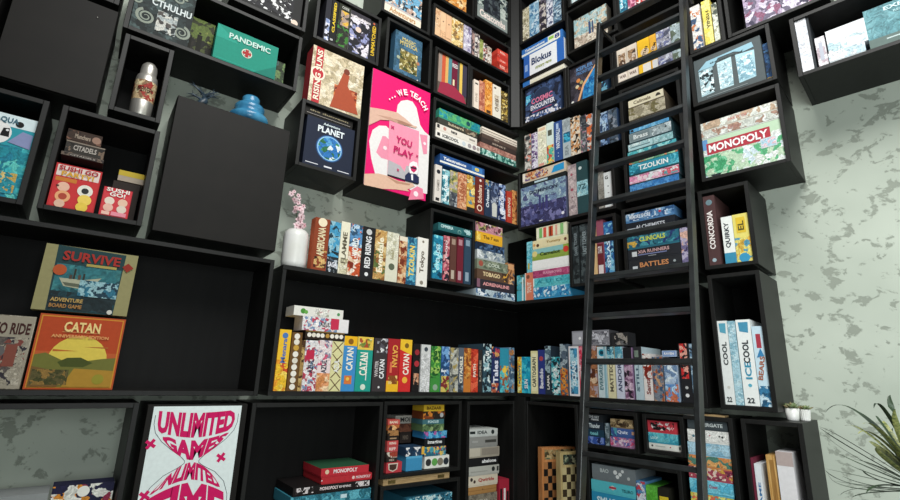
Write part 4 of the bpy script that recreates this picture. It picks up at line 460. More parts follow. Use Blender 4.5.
 ('R',0.882,1.156,1.389,1.439,0.012,0.28,'b0d4d8',[('R',0.05,0.35,0.5,0.5,'607c84'),('A',0.55,0,1,1,'b0d4d8 90c0c4',1.0),('A',0,0.6,0.5,1,'b0d4d8 d8ecec',1.0)],'pale cyan box with a grey line of lettering','games in the tall pile behind the ladder',{'side': '28444c'}),
 ('R',0.893,1.151,1.44,1.51,0.012,0.28,'88989c',[('R',0.02,0.1,0.5,0.9,'748488'),('T','Brass',0.28,0.5,0.35,0.5,'dce4e4',0),('A',0.55,0,1,1,'a8b8bc 88989c c8d4d8',1.0),('D',0.88,0.6,0.09,'28343c')],'grey box with a dark ring in the ladder pile','games in the tall pile behind the ladder',{'side': '28444c'}),
 ('R',0.899,1.141,1.511,1.54,0.012,0.28,'58a0d0',[('R',0.02,0.2,0.12,0.8,'282c30'),('A',0.1,0,1,1,'58a0d0 80c0e0',1.0)],'thin azure box in the middle of the ladder pile','games in the tall pile behind the ladder',{'side': '28444c'}),
 ('R',0.906,1.123,1.54,1.589,0.012,0.28,'706858',[],'slim drab box mostly behind a ladder rung','games in the tall pile behind the ladder',{'side': '28444c'}),
 ('R',0.9,1.129,1.59,1.685,0.012,0.28,'989078',[('A',0,0,1,1,'989078 b8b098 78704c c0b8a0',0.8)],'olive grey scenic box under the ivory one','games in the tall pile behind the ladder',{'side': '4c4438'}),
 ('R',0.902,1.124,1.686,1.742,0.012,0.28,'e0d8bc',[('T','Calimala',0.4,0.5,0.5,0.5,'786c54',0),('P',[(0.78,0.3),(0.93,0.3),(0.9,0.6),(0.85,0.75),(0.8,0.6)],'403c34')],'ivory box with a small boat, topping the ladder pile','games in the tall pile behind the ladder',{'side': '5c5040'}),
 ('R',0.847,0.911,1.9,2.147,0.012,0.28,'ddd0c0',[('A',0.12,0.3,0.88,0.85,'b89878 604838 d8c8b8 8c7058',1.0),('R',0.1,0.05,0.9,0.25,'e8dcd0'),('T','WAR',0.5,0.15,0.7,0.1,'5c4030',0)],'first cream war game behind the upper ladder rungs','upright games behind the upper ladder rungs'),
 ('R',0.914,0.982,1.9,2.147,0.012,0.28,'d8ccbc',[('A',0.12,0.3,0.88,0.85,'a88868 503c30 d0c0b0 8c7058',1.0),('R',0.1,0.05,0.9,0.25,'e0d4c8'),('T','WAR',0.5,0.15,0.7,0.1,'5c4030',0)],'second cream war game behind the upper ladder rungs','upright games behind the upper ladder rungs'),
 ('R',0.987,1.064,1.9,2.147,0.012,0.28,'e8b828',[('R',0.35,0,1,0.25,'dcd8d0'),('D',0.6,0.6,0.35,'d8c0a0'),('T','TITAN',0.6,0.6,0.3,0.25,'302010',70)],'amber yellow box, left of the second yellow one','upright games behind the upper ladder rungs'),
 ('R',1.067,1.108,1.9,2.147,0.012,0.28,'e0a838',[('D',0.5,0.6,0.4,'d8c0a0'),('T','ATOM',0.5,0.6,0.3,0.4,'302010',70),('R',0.2,0,1,0.25,'d0d0d0')],'mustard yellow box, right of the amber one','upright games behind the upper ladder rungs'),
 ('R',1.11,1.196,1.9,2.148,0.012,0.28,'9c9ca8',[('A',0,0,1,1,'9c9ca8 505468 c8ccd8 70749c',1.2)],'steel lilac box behind the upper ladder rungs','upright games behind the upper ladder rungs'),
 ('R',1.198,1.262,1.9,2.15,0.012,0.28,'a0b0b4',[('A',0,0,1,1,'a0b0b4 c0d0d4 606c5c',1.0),('R',0,0.3,1,0.4,'58584c')],'grey green box at the right rail of the ladder','upright games behind the upper ladder rungs'),
 ('R',0.891,0.94,2.42,2.776,0.012,0.25,'4898b0',[('A',0,0,1,1,'4898b0 88c8d8 28607c',1.0),('T','LARGE',0.3,0.3,0.4,0.3,'d8e8ec',90)],'teal box high above the ladder top','games in the high cube over the ladder'),
 ('R',0.947,1.0,2.42,2.765,0.012,0.25,'d89cb0',[('A',0,0,1,1,'e8dce0 d89cb0 a04868',1.0)],'pink and white box high above the ladder top','games in the high cube over the ladder'),
 ('R',1.006,1.133,2.42,2.758,0.012,0.25,'c84848',[('A',0,0,1,1,'c84848 e0a0a0 7c2c34 e8e0dc',0.8)],'wide red box high above the ladder top','games in the high cube over the ladder'),
 ('R',0.521,0.59,2.72,2.932,0.02,0.07,'b8d0d4',[('A',0,0,1,1,'b8d0d4 e0e8e8 809ca4',1.0)],'icy box in the cube at the top edge', None),
 ('R',0.532,0.79,2.32,2.575,0.02,0.07,'b8b0a0',[('A',0,0.3,1,1,'98b8bc c0c8c0 c8b8a0 807868',0.9),('A',0,0,1,0.4,'c0b0a0 988878 d8d0c0',1.4),('R',0.45,0.3,0.52,0.7,'384c70'),('R',0.55,0.3,0.6,0.68,'404c68'),('T','EMPIRE',0.5,0.82,0.7,0.12,'a8c0c4',0)],'pale misty battle box in the cube left of the ladder top', None,{'side': '48443c'}),  # sides coloured darker than the print, in place of shade
 ('R',0.073,0.136,2.63,2.941,0.012,0.25,'c8c0a0',[('A',0,0,1,1,'c8c0a0 888068 e8e0c8',1.3)],'wheat coloured box in the top cube by the corner','upright games in the top cube by the corner'),
 ('R',0.139,0.229,2.63,2.947,0.012,0.25,'90b8d0',[('A',0,0,1,1,'90b8d0 4878a0 c8dce8',1.2)],'light blue box in the top cube by the corner','upright games in the top cube by the corner'),
 ('R',0.234,0.298,2.63,2.941,0.012,0.25,'302c34',[('A',0,0,1,1,'302c34 686070 c8c0b8',1.0)],'black box in the top cube by the corner','upright games in the top cube by the corner'),
 ('R',0.303,0.359,2.63,2.923,0.012,0.25,'c8ccd8',[('A',0,0,1,1,'c8ccd8 505878 e8e8f0',1.4)],'white and indigo box in the top cube by the corner','upright games in the top cube by the corner'),
 ('R',0.364,0.435,2.63,2.936,0.012,0.25,'7090a8',[('A',0,0,1,1,'7090a8 b8ccd8 385068',1.4)],'slate blue box in the top cube by the corner','upright games in the top cube by the corner'),
 ('R',1.307,1.647,1.562,1.843,0.02,0.07,'50585a',[('P',[(0.07,0.12),(0.27,0.14),(0.28,0.74),(0.06,0.7)],'a8c4cc'),('P',[(0.36,0.14),(0.56,0.14),(0.57,0.78),(0.35,0.76)],'b4d0d8'),('P',[(0.64,0.14),(0.88,0.16),(0.9,0.74),(0.63,0.78)],'a8ccd8'),('A',0.07,0.16,0.28,0.7,'a8c4cc 202c30 e0f0f4',1.4),('A',0.36,0.17,0.56,0.72,'b4d0d8 88a8b4 e0f0f4',1.4),('A',0.64,0.18,0.88,0.7,'a8ccd8 80a8b8 d8ecf4',1.4),('P',[(0.05,0.72),(0.3,0.72),(0.38,0.86),(0.62,0.86),(0.75,0.78),(0.9,0.8),(0.88,0.92),(0.2,0.88)],'90b8c8'),('T','the bridges of',0.5,0.8,0.5,0.05,'384848',0),('R',0.15,0.06,0.75,0.075,'80888a')],'slate box with three frosty arched windows', None),
 ('R',1.648,1.672,1.562,1.8,0.05,0.2,'285080',[('A',0,0.2,1,1,'285080 183048 4878a8',1.0),('R',0,0,1,0.12,'c8a030')],'thin blue and yellow box beside the frosty windows box', None),
 ('R',1.309,1.679,1.097,1.322,0.012,0.29,'b4ccb0',[('A',0,0,1,0.75,'b4ccb0 d8dcd8 58a878 c8d8e0 e0e8e8',0.9),('R',0.0,0.72,0.07,1,'6090c0'),('R',0.05,0.58,0.87,0.88,'a83440'),('T','MONOPOLY',0.46,0.73,0.76,0.2,'f0ecec',0),('D',0.14,0.33,0.09,'e0c8b0'),('D',0.14,0.12,0.14,'282c34'),('A',0.0,0.05,0.35,0.55,'409868 78c098 b4ccb0',1.2),('R',0.74,0.38,0.93,0.62,'c0d0d0'),('A',0.75,0.4,0.92,0.6,'e0c0c8 a8c8d8',1.5)],'large pale green box with a red title banner', None),
 ('R',1.309,1.679,1.324,1.375,0.012,0.27,'c0c4bc',[('A',0,0,1,1,'c0c4bc d8dcd8 a08070',0.7),('T','ABOUT',0.45,0.5,0.2,0.4,'a07068',0)],'chalk white box directly on the red banner box', None),
 ('R',1.309,1.679,1.375,1.426,0.012,0.27,'c4c0b4',[('A',0,0,1,1,'d8dcd4 c4c0b4 b8a088',0.7),('T','PARTY OF',0.5,0.5,0.25,0.4,'b87870',0)],'chalk white box topmost over the red banner box', None),
 ('R',1.321,1.374,1.905,2.208,0.012,0.28,'d4d0cc',[('A',0,0,1,1,'d4d0cc c87848 405878 e8e4e0',1.0)],'white box with orange and navy art, right of the ladder top','upright games in the cube above the frosty windows box'),
 ('R',1.385,1.43,1.905,2.211,0.012,0.28,'e0d060',[('A',0,0,1,1,'e0d060 e8dc88',0.6),('T','YINSH',0.6,0.55,0.4,0.4,'40381c',90)],'lemon yellow box with dark marks, right of the ladder top','upright games in the cube above the frosty windows box'),
 ('R',1.436,1.463,1.905,2.164,0.012,0.28,'d0d4c8',[('A',0,0,1,1,'d0d4c8 a8a890 505850',1.0)],'pale box with olive specks, right of the lemon one','upright games in the cube above the frosty windows box'),
 ('R',1.594,1.921,1.912,2.42,0.012,0.07,'6c6478',[('A',0,0,1,1,'6c6478 a898b0 403c50 d0c8d8 885870',0.9)],'large mauve box with swirling scales at the top edge', None),
 ('R',1.279,1.336,0.605,0.993,0.012,0.27,'4c3434',[('T','CONCORDIA',0.45,0.5,0.55,0.5,'e8e0dc',90),('D',0.5,0.9,0.28,'688088'),('D',0.45,0.07,0.18,'9cb0b8')],'dark maroon box with white upright capitals','upright games in the cube with the maroon box'),
 ('R',1.356,1.408,0.605,0.857,0.012,0.27,'e4e8e4',[('R',0,0,1,0.22,'3888a8'),('T','QUIRKY',0.45,0.6,0.55,0.5,'283038',90)],'white box with a blue foot beside the maroon one','upright games in the cube with the maroon box'),
 ('R',1.41,1.48,0.605,0.859,0.012,0.27,'ddd070',[('A',0,0,1,0.5,'ddd070 e8b848 5898b0 c8a040',1.2),('D',0.5,0.08,0.35,'3890b8'),('T','EL',0.5,0.75,0.2,0.4,'585020',90),('R',0.2,0.6,0.8,0.93,'d8b838')],'yellow box with a blue foot beside the white one','upright games in the cube with the maroon box'),
 ('R',1.283,1.328,-0.097,0.312,0.012,0.27,'e2e6e4',[('T','COOL',0.5,0.6,0.28,0.5,'20282c',90),('P',[(0.2,0.86),(0.8,0.84),(0.85,0.97),(0.15,0.97)],'58a0b8'),('T','22',0.45,0.06,0.5,0.06,'20282c',0),('D',0.5,0.2,0.15,'c8c8c0')],'tall white box, left of two with black capitals','tall upright games in the cube above the succulents'),
 ('R',1.33,1.364,-0.097,0.309,0.012,0.27,'a8ccd8',[('A',0,0,1,1,'a8ccd8 c0dce4 88b4c4',1.5)],'pale blue patterned box between two white ones','tall upright games in the cube above the succulents'),
 ('R',1.368,1.431,-0.097,0.313,0.012,0.27,'e8ecea',[('T','ICE',0.5,0.4,0.2,0.45,'3890b0',90),('T','COOL',0.5,0.62,0.27,0.45,'20282c',90),('P',[(0.2,0.86),(0.8,0.84),(0.85,0.97),(0.15,0.97)],'4890b0'),('D',0.5,0.23,0.13,'58a8c0'),('T','22',0.45,0.06,0.5,0.06,'20282c',0)],'tall white box with blue and black capitals','tall upright games in the cube above the succulents'),
 ('R',1.434,1.479,-0.097,0.278,0.012,0.27,'c4dce8',[('R',0.3,0.72,0.75,0.9,'a83848'),('T','BEARS',0.5,0.47,0.3,0.45,'a06048',80),('A',0,0,1,0.25,'3878a0 c4dce8 285878',1.3),('P',[(0.2,0.6),(0.9,0.62),(0.6,0.72)],'3880b0')],'icy blue box with red badge in the cube by the wall','tall upright games in the cube above the succulents'),
 ('R',0.516,0.616,-0.362,-0.323,0.02,0.15,'3858a8',[('A',0,0,1,1,'3858a8 7890d0 202850',1.3)],'deep blue small box at the bottom left','small games in the left of the two low cubes'),
 ('R',0.516,0.618,-0.323,-0.283,0.02,0.15,'1c3c50',[('T','teal',0.4,0.5,0.5,0.5,'78c0c8',0)],'dark petrol small box above the deep blue one','small games in the left of the two low cubes'),
 ('R',0.516,0.617,-0.282,-0.241,0.02,0.15,'202c38',[('T','Thunder',0.45,0.5,0.7,0.6,'d0dce0',0)],'black small box with pale script above the petrol one','small games in the left of the two low cubes'),
 ('R',0.516,0.615,-0.24,-0.197,0.02,0.15,'24282c',[('T','THE KEY',0.45,0.65,0.7,0.35,'c8ccd0',0),('T','game',0.5,0.25,0.5,0.3,'c8ccd0',0)],'black small box topping the left pile','small games in the left of the two low cubes'),
 ('R',0.628,0.651,-0.362,-0.241,0.02,0.15,'64747c',[('A',0,0,1,1,'64747c 94a4ac 3c484c',1.0)],'thin grey upright box between two small piles', None),
 ('R',0.658,0.802,-0.362,-0.311,0.02,0.15,'b888b0',[('A',0,0,1,1,'b888b0 d05078 e0c8d8 6868a8',1.4),('T','Red',0.6,0.7,0.3,0.3,'e8d0d8',0)],'pink and violet box at the bottom of its low pile','small games in the left of the two low cubes, right pile'),
 ('R',0.665,0.804,-0.31,-0.261,0.02,0.15,'405c98',[('T','Quiz',0.5,0.5,0.45,0.5,'d8e0f0',0),('A',0,0,0.25,1,'405c98 50a0b0',1.0),('R',0.88,0.3,0.98,0.7,'d0a080')],'blue box in the middle of its low pile','small games in the left of the two low cubes, right pile'),
 ('R',0.664,0.799,-0.261,-0.213,0.02,0.15,'8c7858',[('A',0,0,1,1,'8c7858 c0a880 503c28',1.2),('T','TIMBER',0.55,0.4,0.6,0.4,'3c2c20',0)],'tan wood patterned box topping its low pile','small games in the left of the two low cubes, right pile'),
 ('R',0.881,1.055,-0.348,-0.318,0.02,0.15,'e4e4dc',[('D',0.1,0.5,0.2,'303030'),('D',0.65,0.5,0.14,'a03040'),('R',0.9,0.2,0.95,0.8,'303030'),('R',0.2,0.4,0.5,0.6,'b8c0b8')],'white box with a dark heart, bottom of the low right cube','games in the low cube right of the twin small piles'),
 ('R',0.881,1.036,-0.317,-0.264,0.02,0.15,'40a0b8',[('A',0,0,1,1,'40a0b8 68c0cc',0.7),('T','LOOP',0.2,0.4,0.25,0.3,'c8e8e8',0)],'sea blue box in the low right cube','games in the low cube right of the twin small piles'),
 ('R',0.881,1.036,-0.264,-0.204,0.02,0.15,'c83c48',[('A',0.1,0.1,0.9,0.9,'c83c48 181818 e8e0e0',1.3)],'red box with black and white shapes in the low cube','games in the low cube right of the twin small piles'),
 ('R',0.528,0.768,-0.93,-0.81,0.012,0.26,'284858',[],'dark petrol box at the base of the low pile','games in the lowest pile behind the ladder'),
 ('R',0.531,0.775,-0.809,-0.718,0.012,0.26,'74a8b8',[('A',0,0,1,1,'74a8b8 98c8d0',1.0)],'dull cyan box low behind the ladder foot','games in the lowest pile behind the ladder'),
 ('R',0.531,0.786,-0.717,-0.616,0.012,0.26,'2c90b8',[('T','SMUGGLE',0.5,0.6,0.75,0.4,'d8ecf0',0),('A',0,0,1,0.4,'2c90b8 50b0d0 d0a890',1.0)],'strong blue box with white capitals near the ladder foot','games in the lowest pile behind the ladder'),
 ('R',0.531,0.792,-0.615,-0.553,0.012,0.26,'58c0cc',[('D',0.5,0.5,0.22,'e0d0c8'),('R',0.42,0.4,0.58,0.6,'b03848'),('T','TSURO',0.83,0.4,0.25,0.3,'286870',0)],'light cyan box under the grey floral one','games in the lowest pile behind the ladder'),
 ('R',0.539,0.797,-0.552,-0.469,0.012,0.26,'70787c',[('D',0.55,0.6,0.16,'d8dcdc'),('D',0.66,0.5,0.14,'d8dcdc'),('D',0.6,0.3,0.14,'d8dcdc'),('D',0.72,0.75,0.12,'d0d4d4'),('T','BAO',0.3,0.6,0.2,0.3,'c0c8c8',0),('D',0.85,0.3,0.12,'b8bcbc')],'grey box with white petals near the ladder foot','games in the lowest pile behind the ladder'),
 ('R',0.799,0.848,-0.93,-0.52,0.012,0.22,'5890c0',[('A',0,0,1,1,'5890c0 d8e0e8 c84858 3868a0',1.0)],'blue box with a red and white swirl near the ladder foot','upright games near the ladder foot'),
 ('R',0.851,0.91,-0.93,-0.533,0.012,0.22,'58b038',[('A',0,0,1,1,'58b038 68c048',0.6),('R',0.1,0.4,0.3,0.9,'50a030')],'bright green box near the ladder foot','upright games near the ladder foot'),
 ('R',0.915,0.972,-0.93,-0.534,0.012,0.22,'202018',[('R',0.1,0.5,0.9,0.9,'d8c030'),('D',0.5,0.5,0.3,'b83828')],'black yellow and red box near the ladder foot','upright games near the ladder foot'),
 ('R',1.079,1.262,-0.93,-0.68,0.012,0.25,'b05848',[('A',0,0,1,1,'b05848 d88868',1.0)],'terracotta box at the foot of the narrow column','games in the narrow column right of the ladder foot'),
 ('R',1.079,1.267,-0.679,-0.604,0.012,0.25,'98b850',[('A',0,0,1,1,'98b850 d8d060',1.0)],'leaf green box low in the narrow column','games in the narrow column right of the ladder foot'),
 ('R',1.079,1.272,-0.603,-0.526,0.012,0.25,'d0c858',[('A',0,0,1,1,'d0c858 e0dc80 58a0a0 d87050',1.3)],'yellow patchwork box in the narrow column','games in the narrow column right of the ladder foot'),
 ('R',1.079,1.276,-0.525,-0.46,0.012,0.25,'58b0cc',[('D',0.88,0.5,0.1,'181c20'),('A',0,0,1,1,'58b0cc 78c8dc',0.7),('T','Quest',0.55,0.5,0.2,0.3,'a04860',0)],'cyan box with a black disc in the narrow column','games in the narrow column right of the ladder foot'),
 ('R',1.079,1.278,-0.46,-0.404,0.012,0.25,'a84858',[('A',0,0,1,1,'a84858 d0a048 e0c8b8 783048',1.1),('D',0.9,0.5,0.08,'282828')],'red box with painted cars in the narrow column','games in the narrow column right of the ladder foot'),
 ('R',1.081,1.28,-0.403,-0.349,0.012,0.25,'d08850',[('A',0,0,1,1,'d08850 508070 386058 e0a868',1.1)],'orange and green box in the narrow column','games in the narrow column right of the ladder foot'),
 ('R',1.085,1.279,-0.349,-0.289,0.012,0.25,'88b8d0',[('R',0.62,0.35,0.9,0.75,'d8e0e4'),('A',0,0,1,1,'88b8d0 a8ccdc',0.7)],'pale blue box with a white label in the narrow column','games in the narrow column right of the ladder foot'),
 ('R',1.089,1.281,-0.288,-0.228,0.012,0.25,'e0e0dc',[('A',0,0,1,1,'e0e0dc e8e8e4',1.0),('D',0.55,0.55,0.06,'b04050'),('D',0.85,0.5,0.1,'383838'),('D',0.78,0.55,0.08,'484848'),('D',0.15,0.4,0.12,'507888')],'white box with tiny animals in the narrow column','games in the narrow column right of the ladder foot'),
 ('R',1.093,1.28,-0.227,-0.182,0.012,0.25,'3c4448',[('T','EVERGATE',0.58,0.5,0.6,0.45,'c8d0d0',0)],'dark header box topping the narrow column','games in the narrow column right of the ladder foot'),
 ('R',1.363,1.373,-0.88,-0.331,0.012,0.2,'6c2438',[],'thin burgundy book in the low cube by the plant','books in the low cube by the plant'),
 ('R',1.375,1.402,-0.88,-0.354,0.012,0.2,'dce0e4',[('T','NO GAME',0.5,0.65,0.4,0.4,'4878a8',90)],'white book with blue letters in the low cube by the plant','books in the low cube by the plant'),
 ('R',1.467,1.531,-0.88,-0.289,0.012,0.2,'dcdadc',[('R',0,0.9,1,1,'b0a09c'),('T','CARE',0.6,0.5,0.3,0.15,'a8a8b0',-90)],'big white box with a grey top, in the low cube by the plant', None),
 ('R',1.805,1.851,1.53,1.829,0.012,0.25,'e8e8ec',[('A',0,0,1,1,'e8e8ec d8dce4 e8e8ec',0.6),('R',0.3,0.3,0.7,0.32,'b8c0d0')],'tall white box at the left of the highest right cube','upright boxes in the highest right cube',{'side': 'd8d8dc'}),
 ('R',1.852,1.862,1.53,1.829,0.012,0.25,'2c3034',[],'thin black box next to the tall white one','upright boxes in the highest right cube'),
 ('R',1.871,1.909,1.53,1.693,0.012,0.25,'d8d4d8',[('A',0,0,1,1,'d8d4d8 b8a8b0 e8e4e8',1.0),('R',0.3,0.2,0.7,0.8,'b0b4c0')],'small white box with grey drawing in the highest right cube','upright boxes in the highest right cube'),
 ('R',1.912,2.049,1.53,1.584,0.012,0.25,'d4dce0',[('A',0,0,1,1,'d4dce0 e4e8ec b8d0dc',0.8)],'lower white box of the pair left of the teal one', None),
 ('R',1.916,2.064,1.585,1.708,0.012,0.25,'dce0e4',[('A',0,0,0.95,0.5,'dce0e4 ecf0f0 b0c8d0',0.8)],'upper white box of the pair left of the teal one', None),
 ('R',2.064,2.468,1.53,1.738,0.012,0.25,'5c8c94',[('A',0,0,1,1,'5c8c94 6c9ca4 507c84',0.6),('R',0,0,1,0.22,'60706c'),('T','EXPLODING',0.45,0.88,0.55,0.1,'c8e4e8',0),('T','RECIPES FOR DISASTER',0.5,0.75,0.5,0.06,'a8ccd0',0),('R',0.15,0.12,0.4,0.15,'b8c8c8'),('R',0.5,0.22,0.75,0.25,'90a8a8'),('A',0.3,0.3,0.6,0.5,'5c8c94 3c6c78',1.2)],'teal box with a slanting pale title at the right edge', None),
]
SIGN = [('P',[(0.423,0.69),(0.435,0.761),(0.487,0.81),(0.588,0.842),(0.683,0.848),(0.76,0.805),(0.804,0.729),(0.84,0.661),(0.924,0.616),(1.022,0.594),(1.024,0.065),(0.728,0.056),(0.328,0.336)],'e6e2e0'),('P',[(0.155,0.099),(0.075,0.222),(0.025,0.356),(0.063,0.458),(0.159,0.516),(0.27,0.535),(0.338,0.514),(0.357,0.118)],'e6e2e0'),('P',[(0.144,0.282),(0.224,0.438),(0.275,0.445),(0.333,0.424),(0.34,0.251),(0.228,0.249)],'e890a8'),('P',[(0.841,0.574),(0.978,0.589),(0.987,0.42),(0.923,0.405)],'e890a8'),('D',0.935,0.506,0.025,'f4e4e8'),('D',0.276,0.343,0.03,'f0dce0'),('P',[(0.704,-0.033),(0.745,0.059),(0.843,0.105),(0.939,0.097),(0.968,0.013)],'e8809c'),('D',0.826,0.036,0.04,'f4e4e8'),('P',[(-0.009,0.075),(0.199,0.112),(0.325,0.116),(0.522,0.102),(0.762,0.117),(0.799,0.098),(0.678,0.052),(0.713,0.04),(0.498,0.025),(0.278,-0.003),(-0.002,-0.013)],'dcb49c'),('P',[(0.326,0.11),(0.522,0.097),(0.722,0.107),(0.707,0.091),(0.492,0.075)],'b88c74'),('P',[(0.311,0.592),(0.825,0.596),(0.848,0.127),(0.34,0.129)],'f094ac'),('P',[(0.34,0.251),(0.539,0.234),(0.611,0.194),(0.638,0.251),(0.84,0.276),(0.848,0.127),(0.34,0.129)],'b4b0b4'),('P',[(0.34,0.129),(0.848,0.13),(0.849,0.12),(0.341,0.117)],'201c24'),('P',[(-0.007,0.639),(0.187,0.664),(0.334,0.678),(0.434,0.687),(0.574,0.662),(0.707,0.628),(0.789,0.632),(0.755,0.612),(0.581,0.602),(0.462,0.593),(0.328,0.595),(0.168,0.567),(-0.003,0.483)],'d8b09c'),('P',[(0.325,0.615),(0.492,0.628),(0.708,0.625),(0.632,0.606),(0.462,0.596)],'a87c68'),('P',[(0.1,0.597),(0.324,0.622),(0.459,0.614),(0.434,0.598),(0.311,0.597)],'c49884'),('P',[(0.621,0.161),(0.678,0.201),(0.74,0.194),(0.787,0.205),(0.859,0.185),(0.865,0.129),(0.626,0.123)],'20284c'),('P',[(0.72,0.187),(0.754,0.193),(0.76,0.141),(0.732,0.14)],'e8e8ec'),('P',[(0.673,0.239),(0.686,0.28),(0.742,0.308),(0.812,0.307),(0.838,0.258),(0.829,0.208),(0.699,0.194)],'f0ecec'),('P',[(0.707,0.248),(0.746,0.269),(0.802,0.268),(0.812,0.241),(0.766,0.209),(0.717,0.222)],'c82860'),('P',[(0.703,0.255),(0.81,0.259),(0.811,0.245),(0.704,0.239)],'281c30'),('T','YOU',0.568,0.448,0.27,0.058,'c01860',-3),('T','PLAY',0.572,0.352,0.33,0.06,'c01860',-3),('P',[(0.33999999999999997,0.5295513513513513),(0.3512,0.5232522522522522),(0.396,0.5484486486486487),(0.3848,0.5547477477477478)],'c01860'),('P',[(0.33999999999999997,0.5484486486486487),(0.3512,0.5547477477477478),(0.396,0.5295513513513513),(0.3848,0.5232522522522522)],'c01860'),('P',[(0.786,0.3572509652509652),(0.794,0.35275160875160877),(0.8260000000000001,0.37074903474903476),(0.8180000000000001,0.3752483912483912)],'c01860'),('P',[(0.786,0.37074903474903476),(0.794,0.3752483912483912),(0.8260000000000001,0.3572509652509652),(0.8180000000000001,0.35275160875160877)],'c01860'),('P',[(0.478,0.18225096525096526),(0.486,0.17775160875160875),(0.518,0.19574903474903474),(0.51,0.20024839124839125)],'c83068'),('P',[(0.478,0.19574903474903474),(0.486,0.20024839124839125),(0.518,0.18225096525096526),(0.51,0.17775160875160875)],'c83068'),('D',0.286,0.775,0.012,'f8f4f4'),('D',0.327,0.797,0.012,'f8f4f4'),('D',0.368,0.817,0.012,'f8f4f4'),('T','W',0.446,0.868,0.1,0.052,'f8f4f4',35.2),('T','E',0.54,0.897,0.066,0.052,'f8f4f4',18.4),('T','T',0.652,0.906,0.066,0.052,'f8f4f4',2.2),('T','E',0.721,0.901,0.066,0.052,'f8f4f4',-14.2),('T','A',0.786,0.887,0.066,0.052,'f8f4f4',-29.2),('T','C',0.845,0.862,0.066,0.052,'f8f4f4',-43.9),('T','H',0.897,0.827,0.066,0.052,'f8f4f4',-50.3)]
CROWN = (-0.883, -2.142, -0.213)
LEAVES = [((-0.988,-1.991,-0.09),(-0.94,-2.037,-0.125),0.005,0),((-1.032,-2.006,-0.09),(-0.961,-2.049,-0.14),0.005,0),((-0.934,-1.978,-0.105),(-0.911,-2.038,-0.16),0.005,0),((-1.016,-1.998,-0.178),(-0.953,-2.043,-0.192),0.005,0),((-1.045,-2.008,-0.178),(-0.969,-2.044,-0.21),0.005,0),((-0.931,-1.979,-0.197),(-0.916,-2.016,-0.225),0.005,0),((-0.754,-1.942,-0.066),(-0.819,-2.031,-0.061),0.006,0),((-0.784,-1.987,-0.096),(-0.835,-2.05,-0.112),0.0054,1),((-0.79,-2.013,-0.054),(-0.837,-2.071,-0.099),0.008,0),((-0.966,-2.094,-0.042),(-0.926,-2.108,-0.058),0.007,0),((-0.852,-2.105,-0.013),(-0.87,-2.108,-0.065),0.009,0),((-0.956,-2.055,-0.101),(-0.921,-2.086,-0.112),0.0108,1),((-0.988,-2.075,-0.076),(-0.937,-2.099,-0.102),0.0081,1),((-0.999,-2.137,-0.04),(-0.944,-2.126,-0.096),0.009,1),((-0.978,-2.058,-0.175),(-0.935,-2.076,-0.198),0.007,0),((-0.74,-1.98,-0.181),(-0.814,-2.044,-0.182),0.006,0),((-0.78,-1.964,-0.22),(-0.834,-2.033,-0.225),0.005,0),((-0.789,-1.96,-0.163),(-0.837,-2.04,-0.187),0.005,0),((-0.768,-2.054,-0.115),(-0.828,-2.086,-0.127),0.0099,1),((-0.985,-2.059,-0.22),(-0.937,-2.083,-0.206),0.008,0),((-0.952,-2.023,-0.24),(-0.921,-2.061,-0.226),0.006,0),((-0.851,-1.973,-0.256),(-0.871,-2.032,-0.227),0.005,0),((-0.789,-2.069,-0.076),(-0.839,-2.091,-0.11),0.009,1),((-0.755,-2.025,-0.13),(-0.822,-2.065,-0.146),0.0108,1),((-0.735,-2.073,-0.094),(-0.813,-2.089,-0.144),0.009,0),((-1.014,-2.097,-0.121),(-0.953,-2.099,-0.153),0.0099,1),((-0.852,-1.998,-0.181),(-0.87,-2.054,-0.197),0.005,0),((-0.839,-1.959,-0.227),(-0.864,-2.027,-0.223),0.005,0),((-0.869,-2.074,-0.062),(-0.879,-2.092,-0.098),0.007,0),((-1.076,-2.41,-0.241),(-0.98,-2.276,-0.113),0.006,0),((-0.487,-2.173,-0.126),(-0.685,-2.157,-0.026),0.006,1),((-0.996,-2.53,-0.12),(-0.939,-2.336,-0.02),0.006,0),((-0.499,-2.229,-0.136),(-0.691,-2.186,-0.036),0.006,1),((-0.87,-2.494,-0.155),(-0.877,-2.318,-0.055),0.006,0),((-1.071,-2.378,-0.06),(-0.977,-2.26,0.04),0.006,1),((-1.1,-2.281,-0.106),(-0.992,-2.211,-0.006),0.006,0),((-0.996,-2.464,-0.145),(-0.94,-2.303,-0.045),0.006,1),((-0.951,-2.556,-0.214),(-0.917,-2.349,-0.113),0.006,0),((-0.874,-2.426,-0.105),(-0.878,-2.284,-0.005),0.006,1),((-0.989,-2.434,-0.076),(-0.936,-2.288,0.024),0.006,0),((-0.96,-2.478,-0.037),(-0.922,-2.31,0.063),0.006,1),((-1.077,-2.316,-0.206),(-0.98,-2.229,-0.106),0.006,0),((-0.581,-2.328,-0.204),(-0.732,-2.235,-0.104),0.006,1)]

